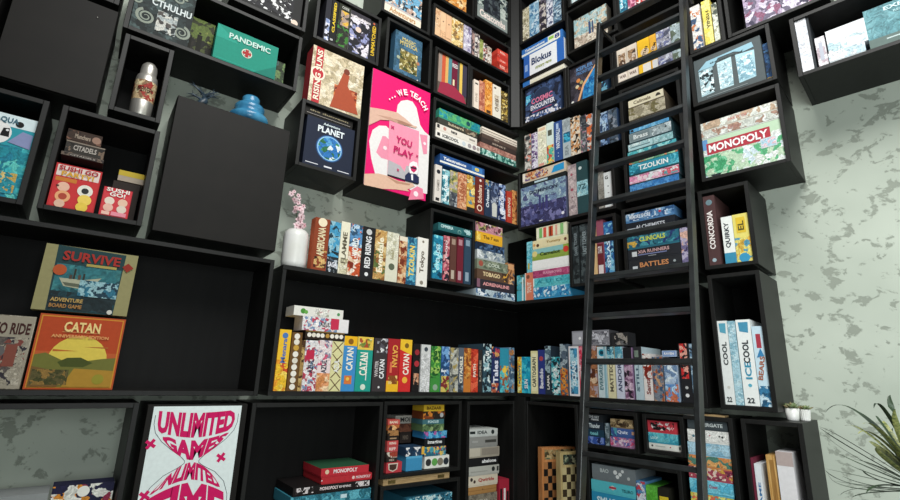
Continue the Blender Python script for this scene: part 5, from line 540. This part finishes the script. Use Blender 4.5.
# ---------------------------------------------------------------- room
def slab(name, pts, z0, z1, mat):
    mb = MB(); n = len(pts)
    vs = [(x, y, z0) for x, y in pts] + [(x, y, z1) for x, y in pts]
    fs = [tuple(range(n))[::-1], tuple(range(n, 2*n))] + [(i, (i+1) % n, (i+1) % n + n, i + n) for i in range(n)]
    mb.add(vs, fs, mat); o = mb.build(name); o['kind'] = 'structure'; return o
cw = wpt('R', -.2541, DR, 0)                                  # where the two walls meet
far = wpt('R', 4.6, DR, 0); nrm = INTO * .12
slab('wall_left', [(-4.6, DL), (cw.x, DL), (cw.x + .12, DL + .12), (-4.6, DL + .12)], 0, 4.6, PLASTER)
slab('wall_right', [(cw.x, cw.y), (far.x, far.y), (far.x + nrm.x, far.y + nrm.y), (cw.x + nrm.x, cw.y + nrm.y)], 0, 4.6, PLASTER)
FLOOR = surf('grey_screed_floor', '5c5c58', '74746e', 5, .5)
slab('floor', [(-4.6, DL + .12), (cw.x + .12, DL + .12), (far.x + .12, far.y), (-4.6, far.y)], -.1, 0, FLOOR)

# ---------------------------------------------------------------- shelving units
CH = surf('brushed_steel', 'c8c4bc', 'e4e0d8', 60, .38, .75, (1, 1, .1))
T_ = .02
def unit(name, label, w, s0, s1, z0, z1, cat='wall shelf', dep=None, back=True, door=False, parts='lrtb', group='black box shelves on the walls', d0=0.):
    dep = dep or (DL - .002 if w == 'L' else DR - .002); W = s1 - s0; H = z1 - z0
    r = empty(name, label, cat, group); place(r, w, s0, 0, z0); t = T_
    y0 = d0 + (.016 if door else 0)
    a = t if 'l' in parts else 0; b = W - t if 'r' in parts else W
    if 'l' in parts: MB().box(0, t, y0, dep, 0, H, BLACK).build('side_panel', r, .0014)
    if 'r' in parts: MB().box(W - t, W, y0, dep, 0, H, BLACK).build('side_panel', r, .0014)
    if 't' in parts: MB().box(a, b, y0, dep, H - t, H, BLACK).build('top_panel', r, .0014)
    if 'b' in parts: MB().box(a, b, y0, dep, 0, t, BLACK).build('bottom_panel', r, .0014)
    if back: MB().box(a, b, dep - .008, dep - .001, t if 'b' in parts else 0, H - t if 't' in parts else H, BLACK_SHADE).build('back_panel', r)
    if z1 < 0 and z0 < -.7: MB().box(.01, W - .01, .03, dep, -(z0 + ZO) , 0, BLACK).build('plinth', r)
    if door:
        do = MB().box(.001, W - .001, d0, y0 - .001, .001, H - .001, DOORM).build('door', r, .0015)
        if 'upper left of the photo' in label: MB().tube([(.275, 0, .405), (.275, -.004, .405)], [.0022, .0018], CH, 10).build('knob', do)
    return r
UN = [
 # left wall, bottom to top
 ('open_cabinet', 'black open backed cabinet low at the left with plaster showing through', 'L', -3.10, -2.165, -.735, -.150, dict(back=False)),
 ('closed_cabinet', 'black closed cabinet behind the paper poster with warped magenta lettering', 'L', -2.135, -1.735, -.78, -.158, dict(door=True)),
 ('open_cabinet', 'black cabinet holding the money game pile below the corner shelf', 'L', -1.716, -1.020, -.757, -.155, {}),
 ('box_shelf', 'black cube low in the wall filled with three piles of small games', 'L', -1.012, -.466, -.547, -.152, {}),
 ('box_shelf', 'black cube under the thin wooden case', 'L', -1.004, -.466, -1.002, -.584, {}),
 ('open_cabinet', 'narrow black cubby left of the corner with one tall pile', 'L', -.420, -.004, -1.012, -.155, {}),
 ('long_shelf', 'long black bay at the left holding the red sunset box', 'L', -3.10, -1.697, -.122, .533, {}),
 ('box_shelf', 'black cube at the left edge with the sea blue box', 'L', -3.10, -2.678, .586, 1.038, {}),
 ('box_shelf', 'black cube with the cartoon food boxes and engraved card games', 'L', -2.636, -2.282, .586, 1.042, {}),
 ('closed_cabinet', 'large closed black cabinet left of the white vase, blue bowl on top', 'L', -2.242, -1.701, .577, 1.250, dict(door=True)),
 ('closed_cabinet', 'closed black cabinet in the upper left of the photo', 'L', -2.874, -2.530, 1.085, 1.557, dict(door=True)),
 ('closed_cabinet', 'closed black cabinet cut off by the left edge', 'L', -3.30, -2.905, 1.085, 1.557, dict(door=True)),
 ('box_shelf', 'small tall black cube holding the steel shaker', 'L', -2.489, -2.291, 1.080, 1.468, {}),
 ('box_shelf', 'black cube at the top edge above the upper left closed cabinet', 'L', -2.98, -2.537, 1.590, 2.05, {}),
 ('long_shelf', 'black shelf box holding the green case and the tentacle box', 'L', -2.506, -1.698, 1.493, 1.842, {}),
 ('box_shelf', 'black cube at the top edge with the white horsemen box', 'L', -2.10, -1.690, 1.884, 2.30, {}),
 ('box_shelf', 'black cube framing the glowing globe box', 'L', -1.657, -1.296, 1.072, 1.472, {}),
 ('box_shelf', 'black cube with dark upright games above the cream and red box', 'L', -1.642, -1.212, 1.878, 2.235, {}),
 ('closed_cabinet', 'closed black box carrying the pink hand sign', 'L', -1.243, -.815, 1.080, 1.838, dict(door=True, d0=.004)),
 ('box_shelf', 'black cube above the pink sign with the golden creature box', 'L', -1.171, -.808, 1.884, 2.275, {}),
 ('box_shelf', 'black cube at the top edge with the painted animals box', 'L', -1.22, -.835, 2.298, 2.72, {}),
 ('box_shelf', 'black cube with the curtain picture box', 'L', -.779, -.459, 1.873, 2.243, {}),
 ('box_shelf', 'black cube with orange and white spines, right of the curtain picture', 'L', -.457, -.050, 1.880, 2.232, {}),
 ('long_shelf', 'long black box high at the left with peach spines and red pile', 'L', -.812, -.045, 2.315, 2.590, {}),
 ('box_shelf', 'black cube at the top edge with the monster box', 'L', -.425, -.045, 2.677, 3.06, {}),
 ('box_shelf', 'black cube at the top edge with the orange box', 'L', -.80, -.432, 2.648, 3.06, {}),
 ('long_shelf', 'wide black box with the green and the dark pile', 'L', -.774, .045, 1.531, 1.842, dict(parts='ltb')),
 ('long_shelf', 'wide black box with the blue party game and upright spines', 'L', -.770, .045, 1.073, 1.487, dict(parts='ltb')),
 ('box_shelf', 'black cube on the vase shelf with wine red and teal spines', 'L', -.758, -.384, .563, 1.040, {}),
 # right wall
 ('open_cabinet', 'black cubby right of the corner holding the checkered boards', 'R', .075, .462, -.95, -.150, {}),
 ('box_shelf', 'low black cube with two piles of small games behind the ladder', 'R', .495, .832, -.384, -.170, {}),
 ('box_shelf', 'low black cube with the red, blue and white game boxes', 'R', .860, 1.076, -.370, -.172, {}),
 ('open_cabinet', 'lowest black cabinet behind the ladder foot', 'R', .506, 1.045, -.952, -.432, {}),
 ('open_cabinet', 'narrow tall black cabinet packed with one column of games', 'R', 1.078, 1.306, -.952, -.160, dict(parts='rtb')),
 ('open_cabinet', 'black open backed cabinet under the succulents', 'R', 1.342, 1.588, -.902, -.158, dict(back=False)),
 ('box_shelf', 'tall black cube with the ice themed boxes by the plaster wall', 'R', 1.262, 1.502, -.120, .552, {}),
 ('box_shelf', 'black cube with the dark twin volumes, just above the corner shelf', 'R', .440, .776, .575, 1.012, {}),
 ('box_shelf', 'black cube with the black and sky blue pile behind the ladder', 'R', .815, 1.214, .582, 1.020, {}),
 ('box_shelf', 'black cube with the maroon box by the plaster wall', 'R', 1.258, 1.504, .583, 1.026, {}),
 ('long_shelf', 'black bay with the misty skyline box', 'R', .022, .634, 1.040, 1.486, dict(parts='lrb')),
 ('box_shelf', 'small black cube with grey and white slim boxes behind the ladder', 'R', .638, .784, 1.040, 1.345, {}),
 ('box_shelf', 'tall black cube with the long games pile behind the ladder', 'R', .848, 1.224, 1.058, 1.838, {}),
 ('box_shelf', 'black cube with the red banner box by the plaster wall', 'R', 1.288, 1.700, 1.075, 1.514, {}),
 ('box_shelf', 'black cube with the frosty windows box', 'R', 1.286, 1.698, 1.540, 1.882, {}),
 ('box_shelf', 'black cube with white, lemon and pale uprights right of the ladder top', 'R', 1.300, 1.492, 1.884, 2.36, {}),
 ('box_shelf', 'black cube at the top edge with the swirling scales box', 'R', 1.504, 1.96, 1.888, 2.46, {}),
 ('box_shelf', 'highest black cube at the right edge with the teal box', 'R', 1.784, 2.56, 1.507, 1.850, {}),
 ('box_shelf', 'black cube by the corner with the navy space box', 'R', .048, .460, 1.868, 2.204, {}),
 ('box_shelf', 'black cube with the orange comet box', 'R', .464, .822, 1.868, 2.204, {}),
 ('box_shelf', 'black cube with war games and yellow boxes behind the ladder', 'R', .826, 1.284, 1.878, 2.274, {}),
 ('box_shelf', 'black cube with the pale battle box left of the ladder top', 'R', .474, .868, 2.298, 2.668, {}),
 ('box_shelf', 'black cube over the ladder with teal, pink and red boxes', 'R', .870, 1.36, 2.398, 2.90, {}),
 ('box_shelf', 'black cube at the top edge with the icy box', 'R', .500, .86, 2.698, 3.06, {}),
 ('box_shelf', 'topmost black cube right of the corner', 'R', .046, .464, 2.608, 3.06, {}),
]
for n, lab, w, a, b, c, d, kw in UN: unit(n, lab, w, a, b, c, d, **kw)
# boards that are not part of a cube
def board(name, label, w, s0, s1, z0, z1, d0=0., d1=None):
    o = MB().box(0, s1 - s0, d0, d1 or (DL if w == 'L' else DR), 0, z1 - z0, BLACK).build(name, None, .0014)
    place(o, w, s0, 0, z0); tag(o, label, 'shelf board', 'single boards between the box shelves'); return o
board('shelf_board', 'black board carrying the upright row above the skyline box', 'R', .022, .846, 1.4875, 1.4885)
board('shelf_board', 'thin black board carrying the white party games by the corner', 'R', .022, .470, 2.256, 2.281)
# the long two-armed corner bay
def lpoly(z0, z1, sl, sr):
    e = [wpt('L', sl, 0, 0), wpt('L', 0, 0, 0), wpt('R', sr, 0, 0), wpt('R', sr, DR - .001, 0), Vector((cw.x - .001, cw.y - .003, 0)), wpt('L', sl, DL - .001, 0)]
    mb = MB(); n = 6
    vs = [(p.x, p.y, z0) for p in e] + [(p.x, p.y, z1) for p in e]
    mb.add(vs, [(5,4,3,2,1,0), (6,7,8,9,10,11)] + [(i, (i+1) % 6, (i+1) % 6 + 6, i + 6) for i in range(6)], BLACK); return mb
cs = empty('corner_shelf', 'long black shelf bay running round the corner with the long row of games', 'corner shelf'); cs.location = (0, 0, ZO)
lpoly(-.122, -.101, -1.652, 1.205).build('bottom_panel', cs)
lpoly(.497, .5185, -1.652, 1.205).build('top_panel', cs)
o = MB().box(0, T_, 0, DL, 0, .596, BLACK).build('side_panel', cs, .0014); o.location = (-1.652, 0, -.1005)
o = MB().box(0, T_, 0, DR, 0, .596, BLACK).build('side_panel', cs, .0014); p = wpt('R', 1.185, 0, -.1005); o.location = (p.x, p.y, -.1005); o.rotation_euler.z = ANG_R
o = MB().box(0, 1.62 + cw.x, DL - .008, DL - .001, 0, .596, BLACK_SHADE).build('back_panel', cs); o.location = (-1.631, 0, -.1005)
o = MB().box(0, 1.18 + .262, DR - .012, DR - .001, 0, .596, BLACK_SHADE).build('back_panel', cs); p = wpt('R', -.262, 0, 0); o.location = (p.x, p.y, -.1005); o.rotation_euler.z = ANG_R
# posts closing the gap where the cubes of the two walls meet
def post(z0, z1, a, b, lab):
    e = [wpt('L', a, .001, 0), wpt('R', b, .001, 0), wpt('R', b, .06, 0), wpt('L', a, .06, 0)]
    c = sum(e, Vector()) / 4; mb = MB(); vs = [(p.x - c.x, p.y - c.y, z) for z in (0, z1 - z0) for p in e]
    mb.add(vs, [(3,2,1,0), (4,5,6,7), (0,1,5,4), (1,2,6,5), (2,3,7,6), (3,0,4,7)], BLACK)
    o = mb.build('corner_board', None, .001); o.location = (c.x, c.y, z0 + ZO); tag(o, lab, 'board')
post(1.875, 3.06, -.043, .044, 'upright black board closing the upper corner between the two walls')
post(-1.02, -.125, -.003, .074, 'upright black board in the corner under the long corner shelf')
o = MB().box(0, .018, 0, .24, 0, .515, BLACK_SHADE).build('corner_board', None, .0014); o.location = (.19, .03, .5205 + ZO)
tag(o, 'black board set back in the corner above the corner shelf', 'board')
# ---------------------------------------------------------------- game boxes
def game_box(rec):
    w, s0, s1, z0, z1, d, dep, base, deco, look, grp = rec[:11]; k = rec[11] if len(rec) > 11 else {}
    W = s1 - s0; H = z1 - z0; bm = paper(base); side = paper(k.get('side', base)); top = paper(k.get('top', base))
    flat = (W > .13 and H < .1 and dep > .12) or k.get('lid')
    if flat:
        e = .0012; t = MB().box(e, W - e, e, dep - e, 0, H * .5, side).build('board_game_box')
        mb = MB().box(0, W, 0, dep, H * .14, H, bm, side, top); decorate(mb, deco, W, H * .86, 0, 0, H * .14)
        mb.build('lid', t)
    else:
        mb = MB().box(0, W, 0, dep, 0, H, bm, side, top); decorate(mb, deco, W, H, 0)
        t = mb.build('board_game_box')
    place(t, w, s0, d, z0)
    tag(t, look, 'game box', grp)
    if k.get('handle'):
        hb = MB().tube([(W*.42, dep*.5, H), (W*.42, dep*.5, H + .018), (W*.58, dep*.5, H + .018), (W*.58, dep*.5, H)], [.004]*4, paper('1c7c6c')); hb.build('handle', t)
    return t
for rec in BOXES: game_box(rec)

# ---------------------------------------------------------------- posters and signs
def arcs():
    """paper poster with two words squeezed through an hourglass outline"""
    W, H = .349, .55; mb = MB().box(0, W, 0, .002, -H, 0, paper('e4efee'))
    ink = paper('d01060'); thin = paper('404850')
    q = lambda u, e, c: c + (e - c) * (abs(2 * u - 1)) ** 1.7
    def word(t, xl0, xr0, xl1, xr1, te, tc, be, bc):
        vs, fs = glyphs(t, .055); pv = []
        # split long strokes so that they follow the curve
        bm = bmesh.new(); vv = [bm.verts.new((a, b, 0)) for a, b in vs]
        for f in fs:
            try: bm.faces.new([vv[i] for i in f])
            except ValueError: pass
        bmesh.ops.subdivide_edges(bm, edges=[e for e in bm.edges if e.calc_length() > .08], cuts=2, use_grid_fill=True)
        bmesh.ops.triangulate(bm, faces=bm.faces[:]); bm.verts.index_update()
        for v in bm.verts:
            u = v.co.x + .5; r = .5 - v.co.y          # r 0 top, 1 bottom
            x = (xl0 + (xl1 - xl0) * r) * (1 - u) + (xr0 + (xr1 - xr0) * r) * u
            y = q(u, te, tc) * (1 - r) + q(u, be, bc) * r
            pv.append((x * W, -.0006, -y * W))
        mb.add(pv, [tuple(v.index for v in f.verts) for f in bm.faces], ink); bm.free()
    word('UNLIMITED', .06, .94, .07, .93, .05, .08, .29, .375)
    word('GAMES', .10, .90, .20, .80, .315, .40, .44, .63)
    word('UNLIMITED', .20, .80, .08, .90, .86, .65, 1.0, .85)
    word('TIME', .08, .92, .03, .98, 1.03, .88, 1.42, 1.34)
    def line(pts):
        for (x0, y0), (x1, y1) in zip(pts, pts[1:]):
            d = Vector((x1-x0, y1-y0)).normalized() * .003; n = (-d.y, d.x)
            a = [(x0+n[0], y0+n[1]), (x1+n[0], y1+n[1]), (x1-n[0], y1-n[1]), (x0-n[0], y0-n[1])]
            mb.add([(x*W, -.0005, -y*W) for x, y in a], [(0, 1, 2, 3)], thin)
    for sg in (0, 1):
        f = lambda x: 1 - x if sg else x
        line([(f(x), y) for x, y in ((.03, .1), (.03, .2), (.06, .3), (.14, .4), (.26, .5), (.37, .58), (.42, .63), (.42, .66), (.35, .71), (.22, .78), (.1, .9), (.04, 1.05), (.02, 1.3))])
    for x, y in ((.83, .62), (.03, .42), (.06, .98)):
        for a in (.6, .6 + PI / 2):
            c, s = math.cos(a), math.sin(a)
            mb.add([((x + c*p - s*r_) * W, -.0006 - .0001 * (a > 1), -(y + s*p + c*r_) * W) for p, r_ in ((-.06, -.018), (.06, -.018), (.06, .018), (-.06, .018))], [(3, 2, 1, 0)], ink)
    o = mb.build('paper_poster'); place(o, 'L', -2.112, -.004, -.165)
    tag(o, 'white paper poster with magenta lettering warped like an hourglass', 'poster')
arcs()
mb = MB().box(0, .437, 0, .008, 0, .777, paper('e4106c'), paper('e8b8c8')); decorate(mb, SIGN, .437, .777, 0)
o = mb.build('printed_sign'); place(o, 'L', -1.247, -.006, 1.071)
tag(o, 'magenta sign with two hands holding a pink book', 'sign')

# ---------------------------------------------------------------- ladder
SL, SR, LZ, LK, LD = .853, 1.3586, 2.215, .16, .19
def lad(s, z, off=0.): return wpt('R', s, -(LD + LK * (2.38 - z)) + off, z)
lr = empty('ladder', 'tall black steel ladder leaning against the right shelves', 'ladder'); lr.location = lad((SL + SR) / 2, -ZO)
base = lr.location.copy(); nn = INTO.copy(); upv = (lad(SL, 1) - lad(SL, 0)).normalized(); perp = RI.cross(upv).normalized()
def bar(name, a, b, ax1, h1, ax2, h2, parent, mat=STEEL, bev=.002):
    vs = [p + ax1 * i * h1 + ax2 * j * h2 - base for p in (a, b) for i, j in ((-1, -1), (1, -1), (1, 1), (-1, 1))]
    mb = MB(); mb.add(vs, [(0,1,2,3), (7,6,5,4), (0,4,5,1), (1,5,6,2), (2,6,7,3), (3,7,4,0)], mat)
    o = mb.build(name, parent, bev); return o
for s in (SL, SR): bar('side_rail', lad(s, -ZO + .004), lad(s, LZ), RI, .011, perp, .026, lr)
for z in (2.190, 1.968, 1.776, 1.5715, 1.355, 1.144, .927, .7145, .505, .303, .0845, -.1135, -.3235, -.53, -.74, -.95, -1.13):
    bar('rung', lad(SL + .011, z), lad(SR - .011, z), upv, .011, perp, .021, lr)
for s in (SL, SR):
    a = lad(s, LZ - .03); bar('hook', a, a + INTO * .17, RI, .008, Vector((0, 0, 1)), .012, lr)

# ---------------------------------------------------------------- small things
# white vase and orchid
v = MB().lathe([(.001, 0), (.052, 0), (.060, .006), (.064, .03), (.064, .170), (.060, .195), (.047, .210), (.028, .214), (.024, .210), (.024, .19)], WHITEC, n=64, flute=.012).build('vase')
place(v, 'L', -1.578, .075, .5195); tag(v, 'white fluted ceramic vase standing left of the brown box', 'vase')
orc = empty('orchid_spray', 'spray of pale pink artificial orchids standing in the white vase', 'flower'); place(orc, 'L', -1.578, .075, .72)
GREEN = surf('dull_stem_green', '3c4428', '5c6038', 30, .6); PET = surf('pink_petal', 'd8a8b0', 'f0dce0', 40, .55); PETC = surf('petal_throat', '8c3850', 'c87888', 60, .5)
stem = [(0, 0, -.03), (-.005, .0, .04), (-.016, -.004, .10), (-.026, -.01, .16), (-.04, -.016, .215)]
MB().tube(stem, [.0022, .002, .0018, .0016, .001], GREEN, 6).build('stem', orc)
rr = random.Random(3)
for i in range(24):
    t = .02 + i / 24 * .98; k = t * 4; j = min(3, int(k)); a = Vector(stem[j]).lerp(Vector(stem[j+1]), k - j)
    c = a + Vector((rr.uniform(-.036, .040), rr.uniform(-.03, 0), rr.uniform(-.008, .01))); r = rr.uniform(.014, .020) * (1.15 - .45 * t)
    mb = MB(); fa = Vector((rr.uniform(-.5, .5), -1, rr.uniform(-.5, .2))).normalized(); ux = fa.orthogonal().normalized(); uy = fa.cross(ux)
    for q in range(5):
        an = q * 2 * PI / 5 + i; d = ux * math.cos(an) + uy * math.sin(an); sd = fa.cross(d)
        pts = [c, c + d*r*.5 + sd*r*.42 + fa*r*.12, c + d*r*.95 + sd*r*.3 + fa*r*.1, c + d*r*1.15 + fa*r*.0, c + d*r*.95 - sd*r*.3 + fa*r*.1, c + d*r*.5 - sd*r*.42 + fa*r*.12, c + d*r*.6 + fa*r*.28]
        mb.add(pts, [(0,1,6), (1,2,6), (2,3,6), (3,4,6), (4,5,6), (5,0,6)], PET, True)
    mb.add([c + fa*r*.25 + (ux*math.cos(x) + uy*math.sin(x))*r*.25 for x in (0, 1.57, 3.14, 4.71)] + [c + fa*r*.5], [(0,1,4), (1,2,4), (2,3,4), (3,0,4)], PETC)
    mb.build('blossom', orc)
# steel shaker
LBL = art('c8ac84 8c6c50 d8c8a0 a03830', 1.3)
sh = MB().lathe([(.001, 0), (.040, 0), (.0435, .005), (.0445, .07), (.0445, .2), (.041, .218), (.034, .226), (.034, .256), (.031, .276), (.02, .291), (.001, .295)], CH, n=40).build('cocktail_shaker')
place(sh, 'L', -2.372, .07, 1.101); tag(sh, 'steel shaker with a printed tan label in its own cube', 'shaker')
MB().lathe([(.0450, .085), (.0450, .185)], LBL, n=40).build('label_band', sh); lb = [c for c in sh.children][-1]
lm = MB(); gv, gf = glyphs('BREWERY'); lm.add([(.0455*math.sin(a*1.5), -.0455*math.cos(a*1.5), .135 + b*.026) for a, b in gv], gf, paper('302018'))
lm.build('lettering', lb)
# blue tiered bowl on the closed cabinet
BL = surf('glazed_blue', '2c6c94', '4c98c0', 14, .25)
bw = MB().lathe([(.001, 0), (.080, 0), (.096, .014), (.101, .038), (.096, .050), (.078, .060), (.070, .072), (.074, .086), (.076, .102), (.066, .116), (.048, .124), (.043, .140), (.045, .158), (.038, .168), (.001, .168)], BL, n=40).build('tiered_bowl')
place(bw, 'L', -1.900, .10, 1.2505); tag(bw, 'blue glazed tiered bowl upside down on the large closed cabinet', 'bowl')
# twiggy dark figurine
DK = surf('dark_resin', '182430', '3c5060', 40, .4)
fg = MB(); rr = random.Random(8)
fg.lathe([(.001, 0), (.045, 0), (.045, .008), (.038, .012), (.001, .014)], DK, n=20)
fg.tube([(-.02, 0, .01), (-.008, 0, .035), (.006, 0, .055), (.0, 0, .075)], [.013, .02, .017, .009], DK, 8)
for i in range(15):
    a = rr.uniform(0, 2*PI); l = rr.uniform(.045, .095); z = rr.uniform(.04, .09); u = rr.uniform(-.1, .9)
    e = Vector((math.cos(a)*l, math.sin(a)*l*.6, z + l*u)); m_ = e * .5 + Vector((rr.uniform(-.01, .01), 0, z*.5 + .012))
    fg.tube([(0, 0, z), m_, e], [.006, .004, .0008], DK, 5)
    fg.tube([m_, m_ + Vector((rr.uniform(-.02, .02), 0, .022))], [.003, .0006], DK, 5)
fo = fg.build('miniature_figure'); place(fo, 'L', -2.125, .08, 1.2505); tag(fo, 'spiky dark creature miniature on the large closed cabinet', 'figurine')
# wooden case between the low cubes
wc = empty('wooden_case', 'thin tan wooden case lying on top of the lowest left cube', 'case'); place(wc, 'L', -.985, .01, -.5835)
MB().box(0, .445, 0, .24, 0, .0165, PALEWOOD).build('tray', wc, .001); wl = MB().box(0, .445, 0, .24, .0172, .032, PALEWOOD).build('lid', wc, .001)
for x in (.03, .36): MB().box(x, x + .045, -.003, 0, .008, .024, surf('dull_brass', '6c5c38', '8c7848', 30, .4, .8)).build('clasp', wl)
# checkered boards, standing on edge
def chessboard(label, s, col_e, ink, ltc, dkc, W, top):
    H = top + .928; mb = MB().box(0, W, 0, .27, 0, H, col_e)
    for i in range(8):
        for j in range(8):
            y0 = .012 + i * .031; z0 = H - .085 - (j + 1) * .041
            mb.add([(W + .0006, y0, z0), (W + .0006, y0 + .031, z0), (W + .0006, y0 + .031, z0 + .041), (W + .0006, y0, z0 + .041)], [(0,1,2,3)], dkc if (i + j) % 2 else ltc)
    mb.add([(W + .0006, .02, H - .07), (W + .0006, .27, H - .07), (W + .0006, .27, H - .012), (W + .0006, .02, H - .012)], [(0,1,2,3)], ink)
    o = mb.build('board_game_set'); place(o, 'R', s, .03, -.928, -.38); tag(o, label, 'game board'); return o
chessboard('orange edged wooden board with black checkers in the cubby', .151, surf('orange_wood', 'c07840', 'd89860', 20, .5, stretch=(6, 6, .6)), art('b09060 504830 c8b080 708060', 1.2), paper('b07848'), paper('141210'), .044, -.427)
chessboard('pale wooden board with cream squares, right of the orange edged one', .284, surf('cream_wood', 'b8a068', 'd0bc88', 20, .5, stretch=(6, 6, .6)), art('303028 b0b090 506050', 1.6), paper('c8b888'), paper('3c3020'), .046, -.439)
# wooden games in the last cabinet
o = MB().box(0, .038, 0, .18, 0, .57, WOOD).box(.012, .030, -.0008, 0, .02, .55, surf('darker_wood', '8c6430', 'a87c40', 30, .5, stretch=(6, 6, .5))).build('wooden_box', None, .002)
place(o, 'R', 1.4245, .02, -.88); tag(o, 'tall honey wood box left of the big white box', 'wooden box')
# small ply strip lying on the shelf edge
o = MB().box(0, .15, 0, .06, 0, .008, PALEWOOD).build('wooden_strip'); place(o, 'R', 1.12, .02, -.1595 ); tag(o, 'short pale wooden strip lying on the narrow games cabinet', 'strip')
# succulents
def succulent(s, dd, label, fl, rad, h, seed):
    r = empty('potted_succulent', label, 'succulent', 'succulents on the low cabinet'); place(r, 'R', s, dd, -.1575)
    MB().lathe([(.001, 0), (rad*.72, 0), (rad*.8, .004), (rad, h), (rad*.92, h), (rad*.88, h - .008), (.001, h - .009)], WHITEC, n=36, flute=fl, smooth=fl == 0).build('pot', r)
    rr = random.Random(seed); g1 = surf('succulent_green', '46583c', '8c9c68', 50, .5); g2 = surf('succulent_tip', '7c6048', '98a070', 50, .5)
    for ring, (n, rd, tilt, ln) in enumerate(((9, .75, .45, .036), (8, .45, .85, .034), (6, .2, 1.2, .03))):
        for i in range(n):
            a = 2*PI*i/n + ring*.4; d = Vector((math.cos(a)*math.cos(tilt), math.sin(a)*math.cos(tilt), math.sin(tilt))); sd = Vector((-math.sin(a), math.cos(a), 0)); up = d.cross(sd) * -1
            c = Vector((math.cos(a)*rd*rad*.6, math.sin(a)*rd*rad*.6, h - .002)); L_ = ln * rad / .03 * rr.uniform(.85, 1.15)
            pts = [c, c+d*L_*.5+sd*L_*.24, c+d*L_, c+d*L_*.5-sd*L_*.24, c+d*L_*.5+up*L_*.1, c+d*L_*.5-up*L_*.14]
            lf = MB(); lf.add(pts, [(0,1,4), (1,2,4), (2,3,4), (3,0,4), (1,0,5), (2,1,5), (3,2,5), (0,3,5)], g1 if (i + ring) % 3 else g2, True); lf.build('leaf', r)
succulent(1.527, .15, 'small succulent in a smooth white pot on the low cabinet', 0, .031, .056, 1)
succulent(1.566, .21, 'small succulent in a ribbed white pot by the plaster wall', .04, .024, .052, 2)
# big arching plant at the right edge
pl = empty('potted_plant', 'tall plant with long narrow arching leaves at the right edge', 'plant'); cx, cy, cz = CROWN
pl.location = (cx, cy, 0)
LG = surf('dark_leaf', '1c2c20', '3c5038', 16, .42, stretch=(1, 1, 1)); LY = surf('yellow_edged_leaf', '58683c', 'a8ac68', 20, .42, stretch=(8, 8, 8))
MB().lathe([(.001, 0), (.13, 0), (.15, .02), (.18, .36), (.17, .37), (.16, .34), (.001, .33)], surf('grey_clay', '4c4c4a', '64645f', 10, .7), n=40).build('pot', pl)
MB().tube([(0, 0, .3), (.01, 0, .55), (-.01, .01, .8), (0, 0, cz + ZO + .01)], [.02, .017, .016, .014], surf('bark', '4c4034', '6c5c48', 40, .8)).build('trunk', pl)
for tip, mid, w_, kind in LEAVES:
    a = Vector((0, 0, cz + ZO)); c = Vector((tip[0] - cx, tip[1] - cy, tip[2] + ZO)); m_ = Vector((mid[0] - cx, mid[1] - cy, mid[2] + ZO)); b = m_ * 2 - (a + c) / 2
    L1, L2, L3 = [], [], []; n = 14
    for i in range(n + 1):
        t = i / n; p = a*(1-t)**2 + b*2*t*(1-t) + c*t*t; tg = ((b-a)*(1-t) + (c-b)*t).normalized(); sd = tg.cross(Vector((0, 0, 1))).normalized() if abs(tg.z) < .97 else Vector((1, 0, 0))
        ww = w_ * (.8 + .6*t) * (1 - t**1.7) + .0004; dn = sd.cross(tg)
        L1.append(p + sd*ww - dn*ww*-.25); L2.append(p); L3.append(p - sd*ww - dn*ww*-.25)
    vs = L1 + L2 + L3; k = n + 1
    fs = [(i, i+1, i+1+k, i+k) for i in range(n)] + [(i+k, i+1+k, i+1+2*k, i+2*k) for i in range(n)]
    mb = MB(); mb.add(vs, fs, LY if kind else LG, True); mb.build('leaf', pl)

# ---------------------------------------------------------------- camera
cam = bpy.data.cameras.new('camera'); co = bpy.data.objects.new('camera', cam); COL.objects.link(co)
F, YW, PT, RL = 479.44, .643911, .2552089, .0323039
f = Vector((math.sin(YW)*math.cos(PT), math.cos(YW)*math.cos(PT), math.sin(PT))); rt = Vector((math.cos(YW), -math.sin(YW), 0)); up = rt.cross(f)
r2 = rt*math.cos(RL) + up*math.sin(RL); u2 = -rt*math.sin(RL) + up*math.cos(RL)
mt = Matrix((r2, u2, -f)).transposed().to_4x4(); mt.translation = Vector((-2.40890804, -2.41440754, ZO)); co.matrix_world = mt
cam.sensor_width = 36; cam.lens = F * 36 / 900; cam.clip_start = .02; SC.camera = co

# ---------------------------------------------------------------- light
def area(name, loc, target, size, sy, power, col):
    l = bpy.data.lights.new(name, 'AREA'); l.shape = 'RECTANGLE'; l.size = size; l.size_y = sy; l.energy = power; l.color = col
    o = bpy.data.objects.new(name, l); COL.objects.link(o); o.location = loc; o.rotation_euler = (Vector(target) - Vector(loc)).to_track_quat('-Z', 'Y').to_euler(); return o
area('ceiling_panel', (-1.8, -2.6, 4.6), (-.5, -.9, 1.1), 2.0, 2.0, 142, (1, 1.0, .97))
area('window_light', (-2.2, -4.1, 1.4), (0, -2.9, .9), 2.2, 2.0, 84, (.93, 1.0, .99))
wd = bpy.data.worlds.new('world'); SC.world = wd; wd.use_nodes = True
bg = wd.node_tree.nodes['Background']; bg.inputs[0].default_value = (.8, .85, .9, 1); bg.inputs[1].default_value = .04
SC.view_settings.view_transform = 'Standard'; SC.view_settings.look = 'None'; SC.view_settings.exposure = .12; SC.view_settings.gamma = 1; SC.view_settings.use_curve_mapping = False
